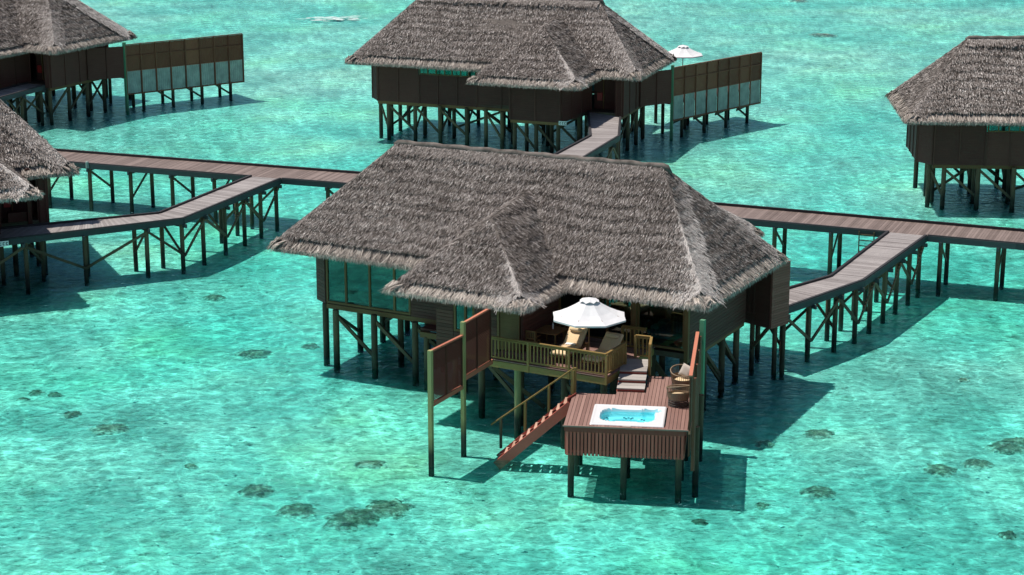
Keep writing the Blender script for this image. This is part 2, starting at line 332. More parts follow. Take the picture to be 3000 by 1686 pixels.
# ------------------------------------------------------------------ thatch
def unitv(a): return a / np.linalg.norm(a, axis=-1, keepdims=True)
def sample_poly(poly, dens):
    P = np.array(poly, float); tris = [(P[0], P[i], P[i + 1]) for i in range(1, len(P) - 1)]
    out = []; nn = []
    for a, b, c in tris:
        n = np.cross(b - a, c - a); ar = np.linalg.norm(n) / 2
        if ar < 1e-6: continue
        n = n / np.linalg.norm(n); n = n if n[2] > 0 else -n
        k = int(ar * dens); u = rng.random((k, 2)); m = u.sum(1) > 1; u[m] = 1 - u[m]
        out.append(a + u[:, :1] * (b - a) + u[:, 1:] * (c - a)); nn.append(np.repeat(n[None], k, 0))
    return np.concatenate(out), np.concatenate(nn)
class Blades:
    def __init__(s): s.V = []; s.T = []
    def strip(s, rows, width, side, tone):
        # rows: list of (N,3) centre points, widths per row
        N = len(rows[0]); segs = []
        for k in range(len(rows) - 1):
            a = side * (width[k] / 2)[:, None]; b = side * (width[k + 1] / 2)[:, None]
            q = np.stack([rows[k] - a, rows[k] + a, rows[k + 1] + b, rows[k + 1] - b], 1)
            s.V.append(q.reshape(-1, 3)); s.T.append(np.repeat(tone, 4))
    def cover(s, poly, dens, L=(.13, .30), w=(.025, .05), tone=(.5, .16), lift=.10, jit=.13, h0=0.0, ddir=None, rowband=0.0):
        P, n = sample_poly(poly, dens); N = len(P)
        down = np.array([0, 0, -1.0]) - n * (-n[:, 2:3]); down = unitv(down)
        if ddir is not None: down = unitv(np.repeat(np.array(ddir, float)[None], N, 0))
        sd_ = np.cross(n, down)
        a = rng.normal(0, jit, N)[:, None]; d = down * np.cos(a) + sd_ * np.sin(a); sd_ = np.cross(n, d)
        ph = rng.normal(0, .20, N)[:, None]; side = sd_ * np.cos(ph) + n * np.sin(ph)
        ln = rng.uniform(*L, N)[:, None]; wd = rng.uniform(*w, N)
        tn = rng.normal(tone[0], tone[1], N)
        if rowband:
            al_ = P @ unitv(np.cross(n[0], [0, 0, 1.0]))
            h0 = (.045 * (1 - np.modf(P[:, 2] / .46 + .18 * np.sin(al_ * 1.1) + .1 * np.sin(al_ * 3.7) + 5)[0]))[:, None]
        p0 = P + n * (h0 - .02); p1 = P + d * ln + n * (h0 + rng.uniform(.0, lift, N)[:, None])
        if rowband:
            al = P @ unitv(np.cross(n[0], [0, 0, 1.0])); row = np.floor(P[:, 2] / .20 + .25 * np.sin(al * .8)); cellx = np.floor(al / 1.3 + row * .37)
            hsh = np.modf(np.abs(np.sin(row * 12.9898 + cellx * 78.233) * 43758.5453))[0]
            tn = tn + rowband * np.sin(P[:, 2] * 2 * math.pi / .42 + 1.2 * np.sin(P[:, 0] * .9)) + .55 * np.maximum(0, hsh - .80) - .25 * np.maximum(0, .2 - hsh)
        s.strip([p0, p1], [wd, wd * .5], side, np.clip(tn, 0, 1))
    def fringe(s, e0, e1, out, slope, dens, inset=.5, tone=(.62, .15), z_up=0.0, hang=.14, bundle=.55, push=.06, w=(.025, .05)):
        e0 = np.array(e0, float); e1 = np.array(e1, float); L = np.linalg.norm(e1 - e0); t = (e1 - e0) / L
        out = unitv(np.array(out, float)); N = int(L * dens)
        u = rng.random(N) * L
        k = np.floor(u / bundle); fr_ = (u / bundle - k) - .5
        uc = (k + .5) * bundle
        dwn = np.array([out[0], out[1], -slope]); dwn /= np.linalg.norm(dwn)
        up = np.array([out[0] * slope, out[1] * slope, 1.0]); up /= np.linalg.norm(up)
        back = rng.uniform(0.0, inset, N) * math.sqrt(1 + slope ** 2)
        pr = e0 + np.outer(u * .8 + uc * .2, t) - np.outer(back, dwn) + up * z_up
        puff = (1 - (2 * fr_) ** 2)
        fan = (fr_ * .35 + rng.normal(0, .09, N))[:, None] * t
        l1 = (rng.uniform(.75, 1.25, N) * (push + back * .75))[:, None]
        hgt = (rng.uniform(-.04, .10, N) + .06 * puff)[:, None]
        pm = pr + dwn * l1 + up * hgt + fan * .6
        l2 = (rng.uniform(.3, 1.35, N) * hang * (.75 + .35 * puff))[:, None]
        bend = unitv(dwn * .6 + np.array([0, 0, -1.0]) * rng.uniform(.5, 1.3, N)[:, None])
        pe = pm + bend * l2 + fan * .5
        ph = rng.normal(0, .5, N)[:, None]; side = t * np.cos(ph) + up * np.sin(ph)
        wd = rng.uniform(*w, N)
        tn = np.clip(rng.normal(tone[0], tone[1], N) + .08 * (puff - .5), 0, 1)
        s.strip([pr, pm, pe], [wd, wd, wd * .35], side, tn)
    def build(s, name, parent, mirror=None, mat='thatch'):
        V = np.concatenate(s.V); T = np.concatenate(s.T)
        if mirror is not None: V = V.copy(); V[:, 1] = mirror - V[:, 1]
        n = len(V) // 4; me = bpy.data.meshes.new(name)
        me.vertices.add(n * 4); me.vertices.foreach_set('co', V.astype(np.float32).ravel())
        me.loops.add(n * 4); me.loops.foreach_set('vertex_index', np.arange(n * 4, dtype=np.int32))
        me.polygons.add(n); me.polygons.foreach_set('loop_start', np.arange(0, n * 4, 4, dtype=np.int32))
        at = me.attributes.new('tone', 'FLOAT', 'POINT'); at.data.foreach_set('value', T.astype(np.float32))
        me.materials.append(MATS[mat]); me.update(calc_edges=True)
        o = link(name, me, parent); o['kind'] = 'stuff'; return o

# canonical villa: a along the ridge, b from the lagoon eave (0) to the entrance eave (9.3)
A_, B_ = 21.9, 9.3
ZE = 5.5
def e_(b): return B_ - b
RL = (4.2, 4.75, 9.95); RR = (17.6, 5.0, 10.1)
def hip_polys(i, dz):
    """faces of the main hip roof, eaves drawn in by i and raised dz"""
    s = 0.95; z = ZE + s * i + dz
    c = [(i, i, z), (A_ - i, i, z), (A_ - i, B_ - i, z), (i, B_ - i, z)]
    l = (RL[0], RL[1], RL[2] + dz); r = (RR[0], RR[1], RR[2] + dz)
    return dict(front=[c[0], c[1], r, l], right=[c[1], c[2], r], back=[c[2], c[3], l, r], left=[c[3], c[0], l])
def dormer_polys(a0, a1, bf, rf, rb, ze, i, dz, sgn):
    """a0,a1 eave sides; bf front eave; rf/rb ridge front and back points; sgn -1 lagoon, +1 entrance"""
    s = (rf[2] - ze) / ((a1 - a0) / 2)
    z = ze + s * i + dz; f = bf - sgn * i; bk = rb[1]
    am = (a0 + a1) / 2; inb = 0.9 if sgn < 0 else B_ - 0.9
    F = (rf[0], rf[1], rf[2] + dz); Bk = (rb[0], rb[1], rb[2] + dz)
    return dict(front=[(a0 + i, f, z), (a1 - i, f, z), F], left=[(a0 + i, f, z), F, Bk, (a0 + i, inb, z)], right=[(a1 - i, f, z), (a1 - i, inb, z), Bk, F])
LD = (8.45, 15.2, -3.5, (11.8, -0.07, 8.17), (11.8, 3.6, 8.75), 5.38)
ED = (11.1, 19.0, 13.8, (15.05, 9.6, 8.75), (15.05, 6.0, 9.0), 5.38)

def villa_roof(root, mirror, dens, wd, back_dens, porch=None):
    xf = (lambda p: (p[0], mirror - p[1], p[2])) if mirror is not None else ident
    m = MB()
    def slab(poly, th):
        n = len(poly); m.add(list(poly) + [(p[0], p[1], p[2] - th) for p in poly], [tuple(range(n)), tuple(range(2 * n - 1, n - 1, -1))] + [(i, (i + 1) % n, n + (i + 1) % n, n + i) for i in range(n)])
    low = hip_polys(0.12, -.05)
    for k, p in low.items(): slab(p, .22)
    top = hip_polys(.50, .14)
    for k, p in top.items(): slab(p, .15)
    dl = [(LD, -1), (ED, 1)]
    for D, sg in dl:
        for p in dormer_polys(*D, .12, -.05, sg).values(): slab(p, .2)
        for p in dormer_polys(*D, .50, .14, sg).values(): slab(p, .15)
    roof = m.build('thatch_roof', 'thatch_base', root, xf)
    vis_l = mirror is None       # which long side faces the open view
    B = Blades()
    for k, p in top.items():
        d = dens if (k == 'right' or (k == 'front') == vis_l or (k == 'back') == (not vis_l)) and k not in ('left',) else back_dens
        if k == 'front' and not vis_l: d = back_dens
        if k == 'back' and vis_l: d = back_dens
        if k == 'left': d = back_dens if vis_l else dens * .8
        B.cover(p, d, w=wd, tone=(.39, .27), rowband=.05, lift=.06)
    for D, sg in dl:
        d = dens if (sg < 0) == vis_l else back_dens
        for p in dormer_polys(*D, .50, .14, sg).values(): B.cover(p, d, w=wd, tone=(.37, .27), rowband=.05, lift=.06)
    B.build('thatch_layer', roof, mirror)
    # bleached leaf strips over hips and ridge; wide outer bands paint in highlight
    H_ = Blades()
    def hip(p, q, wide, tone, d=dens * (.8 if dens > 600 else 1.5), up=.06):
        p = np.array(p, float); q = np.array(q, float); t = unitv(q - p); s_ = unitv(np.cross(t, [0, 0, 1.0]))
        n = np.cross(s_, t)
        for sg in (-1, 1):
            for wf, tf, df in ((.5, 0.05, 1.0), (1.1, 0.0, .6), (1.9, -.08, .40), (3.0, -.16, .22)):
                o2 = s_ * sg * wide * wf - np.array([0, 0, wide * wf * .62])
                H_.cover([p - o2 * .12 / wf + n * up, q - o2 * .12 / wf + n * up, q + o2 + n * (up - .04), p + o2 + n * (up - .04)], d * df, L=(.14, .32), w=wd, tone=(tone + tf, .16), lift=.06, jit=.2)
    hp = hip_polys(.50, .14)
    f0, f1 = hp['front'][0], hp['front'][1]; b0, b1 = hp['back'][0], hp['back'][1]
    hip(RR, f1, .34, .98); hip(RR, b0, .28, .74); hip(RL, f0, .24, .58); hip(RL, b1, .24, .58)
    for D, sg in dl:
        dp = dormer_polys(*D, .50, .14, sg)['front']
        hip(D[3], dp[1], .34, .96); hip(D[3], dp[0], .18, .52); hip(D[3], D[4], .24, .42, up=.1)
    t0 = np.array(RL); t1 = np.array(RR)
    hip(t0 + [-.10, 0, .08], t1 + [.1, 0, .08], .20, .66, up=.05)
    H_.build('hip_strip', roof, mirror)
    # ridge roll
    rc = MB(); n = 28
    pts = [tuple(t0 + (t1 - t0) * i / n + np.array([0, 0, .08 + .03 * math.sin(i * 2.1)])) for i in range(n + 1)]
    rc.tube([(RL[0] - .2, RL[1], RL[2] - .02)] + pts + [(RR[0] + .2, RR[1], RR[2] + .06), (RR[0] + .42, RR[1], RR[2] - .2)], [.10] + [.15] * (n + 1) + [.15, .08], 10)
    rc.build('ridge_roll', 'thatch_base', roof, xf, smooth=True)
    # eave fringe
    Fg = Blades(); fd = 330 if dens > 250 else 220
    def ring(c, slopes):
        pass
    def eave(p, q, out, slope, tone=.60, d=fd):
        Fg.fringe(p, q, out, slope, d, tone=(tone, .15), w=wd)
    z = ZE
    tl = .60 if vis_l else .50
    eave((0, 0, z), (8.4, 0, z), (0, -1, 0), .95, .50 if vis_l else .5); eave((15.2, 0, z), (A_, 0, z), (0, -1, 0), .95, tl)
    eave((A_, 0, z), (A_, B_, z), (1, 0, 0), 1.1, tl - .02)
    eave((A_, B_, z), (19.0, B_, z), (0, 1, 0), .95, tl); eave((11.1, B_, z), (0, B_, z), (0, 1, 0), .95, tl); eave((0, B_, z), (0, 0, z), (-1, 0, 0), 1.1, tl)
    for cx, cy, ox, oy in ((0, 0, -1, -1), (A_, 0, 1, -1), (A_, B_, 1, 1), (0, B_, -1, 1)):
        t_ = np.array([-oy, ox, 0]) * .30 if True else 0
        eave(np.array([cx - ox * .16, cy - oy * .16, z + .1]) - t_, np.array([cx - ox * .16, cy - oy * .16, z + .1]) + t_, (ox, oy, 0), .7, tl + .04, fd * 1.5)
    for D, sg in dl:
        a0, a1, bf, rf, rb, ze = D; s_ = (rf[2] - ze) / ((a1 - a0) / 2); i0 = .2 if sg < 0 else B_ - .2
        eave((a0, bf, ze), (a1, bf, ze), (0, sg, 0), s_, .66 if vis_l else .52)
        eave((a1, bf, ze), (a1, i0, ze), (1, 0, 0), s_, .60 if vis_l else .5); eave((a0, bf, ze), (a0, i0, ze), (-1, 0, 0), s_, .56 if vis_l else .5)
        for cx, ox in ((a0, -1), (a1, 1)):
            t_ = np.array([-sg, ox, 0]) * .28
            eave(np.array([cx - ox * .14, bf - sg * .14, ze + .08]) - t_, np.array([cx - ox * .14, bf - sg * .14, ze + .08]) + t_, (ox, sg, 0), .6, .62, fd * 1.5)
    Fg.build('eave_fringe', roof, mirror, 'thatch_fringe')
    return roof

# ------------------------------------------------------------------ villa body
def boards(root, name, p, q, z0, z1, mat, xf, h=.155, th=.05, detail=True, label=None):
    """a wall from p to q: backing wall mesh with horizontal boards on it as pieces"""
    d = Vector((q[0] - p[0], q[1] - p[1], 0)); L = d.length; d.normalize(); nrm = Vector((d.y, -d.x, 0))
    c = lambda s, o, z: (p[0] + d.x * s + nrm.x * o, p[1] + d.y * s + nrm.y * o, z)
    m = MB().add([c(0, -.04, z0), c(L, -.04, z0), c(L, .02, z0), c(0, .02, z0), c(0, -.04, z1), c(L, -.04, z1), c(L, .02, z1), c(0, .02, z1)], MB.HEX)
    if not detail:   # far wall: battens stand proud, board lines too fine to pick apart are grooves in one mesh
        z = z0 + .01
        while z < z1 - .02:
            t_ = min(z + .14, z1)
            m.add([c(0, .02, z), c(L, .02, z), c(L, .045, z), c(0, .045, z), c(0, .02, t_), c(L, .02, t_), c(L, .032, t_), c(0, .032, t_)], MB.HEX); z += .155
        k = max(1, round(L / 1.5))
        w = m.build(name, mat, root, xf)
        for i in range(k + 1):
            s = min(max(L * i / k, .04), L - .04); bar('batten', c(s, .06, z0), c(s, .06, z1), .07, .05, mat, w, xf)
        return w
    w = m.build(name, mat, root, xf)
    z = z0 + .01
    while z < min(z1, 5.6) - .02:
        zt = min(z + h - .014, z1)
        bar('board', c(0.01, .045, (z + zt) / 2), c(L - .01, .045, (z + zt) / 2), .03, zt - z, mat, w, xf); z += h
    return w
def window(root, p, q, z0, z1, panes, xf, frame='frame_wood', fw=.10):
    d = Vector((q[0] - p[0], q[1] - p[1], 0)); L = d.length; d.normalize()
    at = lambda s, z: (p[0] + d.x * s, p[1] + d.y * s, z)
    m = MB()
    m.beam(at(0, z0 + fw / 2), at(L, z0 + fw / 2), .12, fw); m.beam(at(0, z1 - fw / 2), at(L, z1 - fw / 2), .12, fw)
    w = m.build('window', frame, root, xf)
    cuts = panes
    for i in range(len(cuts)):
        s = min(max(cuts[i] * L, fw / 2), L - fw / 2)
        bar('mullion', at(s, z0 + fw), at(s, z1 - fw), fw, .11, frame, w, xf)
    for i in range(len(cuts) - 1):
        s0 = max(cuts[i] * L, 0) + fw * .6; s1 = cuts[i + 1] * L - fw * .6
        bar('pane', at(s0, (z0 + z1) / 2), at(s1, (z0 + z1) / 2), .012, z1 - z0 - 2 * fw - .01, 'glass', w, xf)
    return w

def railing(root, p, q, z, posts, xf, name='railing', h=1.0, step=.165, mat='rail_wood'):
    p = Vector((*p, z)); q = Vector((*q, z)); L = (q - p).length; d = (q - p) / L
    m = MB().beam(p + Vector((0, 0, h - .025)), q + Vector((0, 0, h - .025)), .11, .05)
    m.beam(p + Vector((0, 0, h - .11)), q + Vector((0, 0, h - .11)), .045, .07); m.beam(p + Vector((0, 0, .10)), q + Vector((0, 0, .10)), .045, .07)
    r = m.build(name, mat, root, xf)
    for s in posts: c = p + d * (s * L); bar('post', c + Vector((0, 0, -.35)), c + Vector((0, 0, h - .05)), .10, .10, mat, r, xf)
    k = int(L / step)
    for i in range(1, k):
        s = L * i / k
        if any(abs(s - f * L) < .09 for f in posts): continue
        c = p + d * s; bar('baluster', c + Vector((0, 0, .135)), c + Vector((0, 0, h - .145)), .055, .032, mat, r, xf)
    return r

PILES = [(1.75, 1.93), (2.8, 1.2), (4.82, 1.3), (7.1, 1.2), (9.6, 1.3), (12.0, -1.4), (14.0, -1.5), (16.9, 1.7), (18.7, 1.9), (20.1, 1.9),
         (2.1, 4.4), (5.0, 3.4), (7.2, 3.6), (10.0, 3.6), (13.0, 3.4), (16.0, 3.9), (20.2, 4.0),
         (20.2, 6.1), (17.2, 6.3), (14.2, 6.0), (11.6, 6.2), (7.0, 6.0), (4.8, 6.2), (2.2, 6.3),
         (1.8, e_(1.95)), (2.65, e_(1.4)), (4.75, e_(1.35)), (6.85, e_(.9)), (8.9, e_(.9)), (10.4, e_(.8)), (11.8, e_(.3)), (13.6, e_(-2.1)), (15.2, e_(-2.2)), (16.8, e_(-2.2)), (13.6, e_(.4)), (15.4, e_(.6)), (17.4, e_(.6)), (18.6, e_(1.5)), (20.1, e_(1.2))]
BRACES = [(1, 2), (2, 3), (3, 4), (1, 10), (2, 11), (3, 12), (5, 6), (7, 8), (9, 16), (16, 17), (11, 12), (12, 13), (13, 14), (24, 25), (25, 26), (26, 27), (27, 28), (29, 30), (31, 32), (32, 33), (34, 35), (35, 36), (37, 38), (17, 38), (26, 22), (27, 21), (29, 20), (22, 23), (8, 9), (20, 21), (18, 19)]

def villa_body(root, mirror, detail):
    xf = (lambda p: (p[0], mirror - p[1], p[2])) if mirror is not None else ident
    # floor platform on beams
    fl = [(1.05, 2.35), (1.9, 1.85), (10.1, 1.85), (10.1, -1.95), (14.25, -1.95), (14.25, 1.5), (20.35, 1.65), (20.35, e_(1.0)), (17.9, e_(1.0)), (17.0, e_(-2.4)), (13.35, e_(-2.4)), (13.35, e_(1.2)), (1.9, e_(1.25)), (1.05, e_(2.3))]
    floor = MB().prism(fl, 2.62, 2.86).build('floor_platform', 'interior', root, xf)
    for p, q in [((1.9, 1.86), (10.0, 1.86)), ((10.1, -1.93), (14.2, -1.93)), ((20.3, 1.7), (20.3, e_(1.0))), ((1.9, e_(1.28)), (13.3, e_(1.28))), ((13.4, e_(-2.38)), (17.0, e_(-2.38)))]:
        bar('floor_beam', (*p, 2.52), (*q, 2.52), .16, .22, 'frame_wood', floor, xf)
    for i, (a, b) in enumerate(PILES):
        pile((a, b), 2.6, .15, root, xf)
    for i, j in BRACES:
        p, q = PILES[i], PILES[j]
        z0, z1 = (2.35, .55) if (i + j) % 2 else (.55, 2.35)
        bar('brace', (p[0], p[1], z0), (q[0], q[1], z1), .09, .16, 'pile_wood', root, xf)
    B = lambda n, p, q, z0=2.6, z1=6.5, **k: boards(root, n, p, q, z0, z1, 'wall_wood' if detail else 'wall_flat', xf, detail=detail, **k)
    # lagoon side (left to right), outward normal towards -b
    B('wall', (1.05, 2.35), (1.85, 1.85))
    window(root, (1.9, 1.85), (6.5, 1.85), 2.68, 5.6, [0, .235, .52, .81, 1.0], xf)
    B('wall', (6.52, 1.85), (10.05, 1.85))
    B('wall', (10.1, 1.8), (10.1, -1.95), z1=6.1)
    B('wall', (10.1, -1.98), (10.95, -1.98), z1=6.1)
    B('wall', (10.95, -1.98), (12.0, -1.98), z0=2.6, z1=3.55)
    window(root, (10.97, -1.98), (12.0, -1.98), 3.56, 5.6, [0, .55, 1.0], xf)
    B('wall', (12.0, -1.98), (13.1, -1.98), z1=6.1)
    dr = MB().box((13.12, -2.0, 3.05), (14.18, -1.94, 5.4)).build('door', 'frame_wood', root, xf)
    bar('door_stile', (13.16, -2.02, 3.05), (13.16, -2.02, 5.4), .10, .06, 'frame_wood', dr, xf); bar('door_stile', (14.14, -2.02, 3.05), (14.14, -2.02, 5.4), .10, .06, 'frame_wood', dr, xf)
    B('wall', (14.25, -1.95), (14.25, 1.5), z1=6.3)
    # sitting room front: dark glass doors
    window(root, (14.3, 1.5), (17.9, 1.5), 3.0, 5.7, [0, .33, .66, 1.0], xf)
    bar('corner_post', (17.95, 1.55, 2.6), (17.95, 1.55, 6.5), .2, .2, 'frame_wood', root, xf)
    window(root, (18.05, 1.62), (20.3, 1.62), 3.0, 5.7, [0, 1.0], xf)
    bar('corner_post', (20.38, 1.62, 2.55), (20.38, 1.62, 6.4), .18, .18, 'frame_wood', root, xf)
    # right end
    B('wall', (20.4, 1.75), (20.4, e_(1.05)))
    # entrance side (right to left)
    B('wall', (20.38, e_(1.0)), (19.95, e_(1.0)))
    B('wall', (19.95, e_(1.0)), (19.9, e_(2.2)))
    en = MB().box((18.0, e_(2.25), 2.86), (19.9, e_(2.2), 6.3)).build('door', 'wall_flat', root, xf)
    bar('door_stile', (18.7, e_(2.15), 2.9), (18.7, e_(2.15), 5.2), .08, .08, 'frame_wood', en, xf)
    bar('hose_box', (18.25, e_(2.12), 3.75), (18.62, e_(2.12), 3.75), .10, .55, 'red_paint', en, xf)
    B('wall', (17.95, e_(1.6)), (17.05, e_(-2.4)))
    B('wall', (17.05, e_(-2.42)), (13.35, e_(-2.42)))
    B('wall', (13.35, e_(-2.4)), (13.35, e_(1.25)))
    B('wall', (13.3, e_(1.25)), (9.55, e_(1.25)))
    B('wall', (9.55, e_(1.25)), (5.1, e_(1.25)), z1=4.72)
    window(root, (9.5, e_(1.25)), (5.15, e_(1.25)), 4.74, 6.2, [0, .13, .27, .42, .55, .7, .85, 1.0], xf, fw=.07)
    B('wall', (5.1, e_(1.25)), (1.9, e_(1.25)))
    B('wall', (1.9, e_(1.28)), (1.05, e_(2.3)))
    # left end
    B('wall', (1.05, e_(2.3)), (1.05, 2.35))
    # number plate under the eave of the entrance block
    pl = MB().box((17.0, e_(-2.72), 2.50), (17.55, e_(-2.69), 2.78)).build('number_plate', 'plate_white', root, xf)
    k = MB()
    for x0 in (17.07, 17.24, 17.41):
        k.box((x0, e_(-2.735), 2.56), (x0 + .035, e_(-2.722), 2.72)); k.box((x0 + .035, e_(-2.735), 2.685), (x0 + .10, e_(-2.722), 2.72)); k.box((x0 + .035, e_(-2.735), 2.56), (x0 + .10, e_(-2.722), 2.59))
    k.build('plate_marks', 'print_dark', pl, xf)
    return xf

def terrace_simple(root, xf):
    MB().box((13.4, -3.4, 2.85), (18.9, 1.4, 3.05)).build('terrace_deck', 'deck_wood', root, xf)
    for a, b in ((13.8, -3.0), (16.2, -3.0), (18.6, -3.0), (18.6, -.6)): pile((a, b), 2.85, .13, root, xf)

def far_fence(root, xf):
    P0 = (20.45, 4.15); P1 = (22.25, 1.75); P2 = (26.6, -7.45)
    f0 = boards(root, 'privacy_wall', P1, P0, 2.62, 5.05, 'wall_flat', xf, detail=False)
    d = Vector((P2[0] - P1[0], P2[1] - P1[1], 0)); L = d.length; d.normalize(); n = Vector((-d.y, d.x, 0))
    at = lambda s, z, o=0.0: (P1[0] + d.x * s + n.x * o, P1[1] + d.y * s + n.y * o, z)
    fence = MB().beam(at(0, 5.15), at(L, 5.15), .12, .06).beam(at(0, 4.25, .05), at(L, 4.25, .05), .05, .07).beam(at(0, 3.12), at(L, 3.12), .08, .08).beam(at(0, 1.30), at(L, 1.30), .09, .10).build('privacy_fence', 'fence_wood', root, xf)
    k = 8
    for i in range(k + 1):
        bar('post', at(L * i / k, 1.25, .05), at(L * i / k, 5.12, .05), .09, .09, 'fence_wood', fence, xf)
    for i in range(k):
        s0, s1 = L * i / k + .02, L * (i + 1) / k - .02
        m = MB(); nb = 9
        for j in range(nb):
            u0 = s0 + (s1 - s0) * j / nb; u1 = s0 + (s1 - s0) * (j + .93) / nb
            c = [at(u0, 3.15, -.015), at(u1, 3.15, -.015), at(u1, 3.15, .015), at(u0, 3.15, .015), at(u0, 5.1, -.015), at(u1, 5.1, -.015), at(u1, 5.1, .015), at(u0, 5.1, .015)]
            m.add(c, MB.HEX)
        m.build('board_panel', 'fence_wood', fence, xf)
        m = MB(); nc = 14; vs_ = []
        for j in range(nc + 1):
            u = s0 + (s1 - s0) * j / nc; o = .02 * (1 if j % 2 else -1)
            vs_ += [at(u, 1.36, o), at(u, 3.07, o)]
        m.add(vs_, [(2 * j, 2 * j + 2, 2 * j + 3, 2 * j + 1) for j in range(nc)]); m.build('corrugated_panel', 'white_panel', fence, xf)
    tall = bar('post', at(-.05, -.8), at(-.05, 5.35), .2, .2, 'green_post', fence, xf)
    for i in range(4):
        s = L * (i + .6) / 4; q = at(s, 0, -.35); pile(q, 1.3, .13, root, xf); q2 = at(s, 0, -2.2); pile(q2, 2.5, .13, root, xf)
        bar('brace', (q[0], q[1], 1.2), (*at(s + 1.0, 0, -2.2)[:2], .45), .08, .14, 'pile_wood', root, xf)
        if i: bar('brace', (*at(s, 0, -.35)[:2], .35), (*at(s - 1.4, 0, -.4)[:2], 1.3), .08, .14, 'pile_wood', root, xf)
    # deck behind the fence
    MB().prism([at(0, 0, -.1)[:2], at(L, 0, -.1)[:2], at(L, 0, -3.6)[:2], at(0, 0, -3.4)[:2]], 2.45, 2.6).build('sun_deck', 'deck_wood', root, xf)

class Fr:
    def __init__(s, O, th): s.O = O; s.th = R(th); s.c, s.s = math.cos(s.th), math.sin(s.th)
    def w(s, a, b, z): return (s.O[0] + a * s.c - b * s.s, s.O[1] + a * s.s + b * s.c, z)
FM = Fr((-11.26, 92.2), -28.0)
FF = Fr((-11.92, 146.3), -19.5)

# ---- the near villa
main = empty('overwater_villa', (-11.26, 92.2, 0), R(-28))
tag(main, 'thatched villa on stilts with railed terrace, hot tub deck and water stairs', 'villa', 'thatched villas on stilts')
villa_roof(main, None, 1050, (.014, .030), 200)
villa_body(main, None, True)
# ---- villas on the far side of the boardwalk
far = empty('overwater_villa', (-11.92, 146.3, 0), R(-19.5))
villa_roof(far, B_, 520, (.022, .048), 120)
xff = villa_body(far, B_, False)
lv = copy_tree(far); th = R(24); lv.rotation_euler.z = th
lv.location = (-23.6 - A_ * math.cos(th), 108.7 - A_ * math.sin(th), 0)
tag(lv, 'thatched stilt villa at the end of the bent walkway, wooden post under its eave corner', 'villa', 'thatched villas on stilts')
terrace_simple(far, xff); far_fence(far, xff)
tag(far, 'thatched stilt villa with its walkway joining the boardwalk and a white parasol beyond its fence', 'villa', 'thatched villas on stilts')
tlv = copy_tree(far); th = R(-29); tlv.rotation_euler.z = th
tlv.location = (-33.77 - A_ * math.cos(th), 150.44 - A_ * math.sin(th), 0)
tag(tlv, 'thatched stilt villa with long brown and white corrugated fence, no parasol showing', 'villa', 'thatched villas on stilts')
rv = copy_tree(far); rv.rotation_euler.z = R(-3.5); rv.location = (24.1, 123.3, 0)
tag(rv, 'thatched stilt villa standing behind the boardwalk near the ladder, its fence not showing', 'villa', 'thatched villas on stilts')
bar('porch_post', (19.3, .35, 2.7), (19.3, .35, 5.9), .22, .22, 'louvre_wood', lv)
bar('porch_bench', (18.2, .9, 3.2), (19.2, .9, 3.2), .45, .5, 'wall_wood', lv)

# ------------------------------------------------------------------ near villa: terrace, tub deck, stairs, screens, hut
def ML(x, y, z):     # world -> near-villa local
    dx, dy = x - FM.O[0], y - FM.O[1]; return (dx * FM.c + dy * FM.s, -dx * FM.s + dy * FM.c, z)
FT = Fr((2.01, 75.65), -7.0)
def T(x, y, z): return ML(*FT.w(x, y, z))     # tub-deck frame -> villa local
ZT = 3.05; ZD = 2.60
# terrace
ter = MB().box((13.4, -3.38, 2.70), (18.95, -3.26, 2.98)).box((18.83, -3.26, 2.70), (18.95, 1.4, 2.98)).box((13.4, -3.26, 2.70), (13.52, -1.9, 2.98)).build('terrace', 'rail_wood', main)
y = -3.40
while y < 1.45:
    a0 = 13.38 if y < -2.1 else 14.35
    bar('plank', (a0, y + .065, ZT - .02), (18.97, y + .065, ZT - .02), .13, .035, 'deck_wood', ter); y += .14
for b in (-2.2, -1.0, .2): bar('joist', (13.5, b, 2.86), (18.83, b, 2.86), .08, .2, 'frame_wood', ter)
for a, b in ((14.7, -3.15), (16.9, -3.15), (18.7, -3.1), (16.0, -1.2), (18.4, -.6)):
    pile((a, b), 2.72, .15, main, mat='pale_pile' if (a, b) == (14.7, -3.15) else 'pile_wood')
bar('brace', (13.5, -3.1, 2.6), (15.2, -1.6, .6), .10, .18, 'pile_wood', main); bar('brace', (18.7, -3.1, .5), (16.9, -3.15, 2.5), .10, .16, 'pile_wood', main)
bar('brace', (18.5, 1.9, 2.4), (20.1, 1.9, .7), .12, .22, 'pile_wood', main); bar('brace', (20.0, 4.0, 2.4), (20.2, 6.1, .3), .10, .16, 'pile_wood', main)
railing(main, (13.4, -3.36), (18.93, -3.36), ZT, [0, .345, .69, 1.0], ident)
railing(main, (18.90, -3.3), (18.90, -1.45), ZT, [1.0], ident)
r2 = railing(main, T(2.30, 7.75, 0)[:2], T(2.95, 7.60, 0)[:2], ZT, [0, 1.0], ident)
railing(main, T(2.98, 7.55, 0)[:2], T(2.98, 6.40, 0)[:2], ZT, [1.0], ident)
railing(main, (17.75, .75), (18.85, .8), ZT, [0], ident)
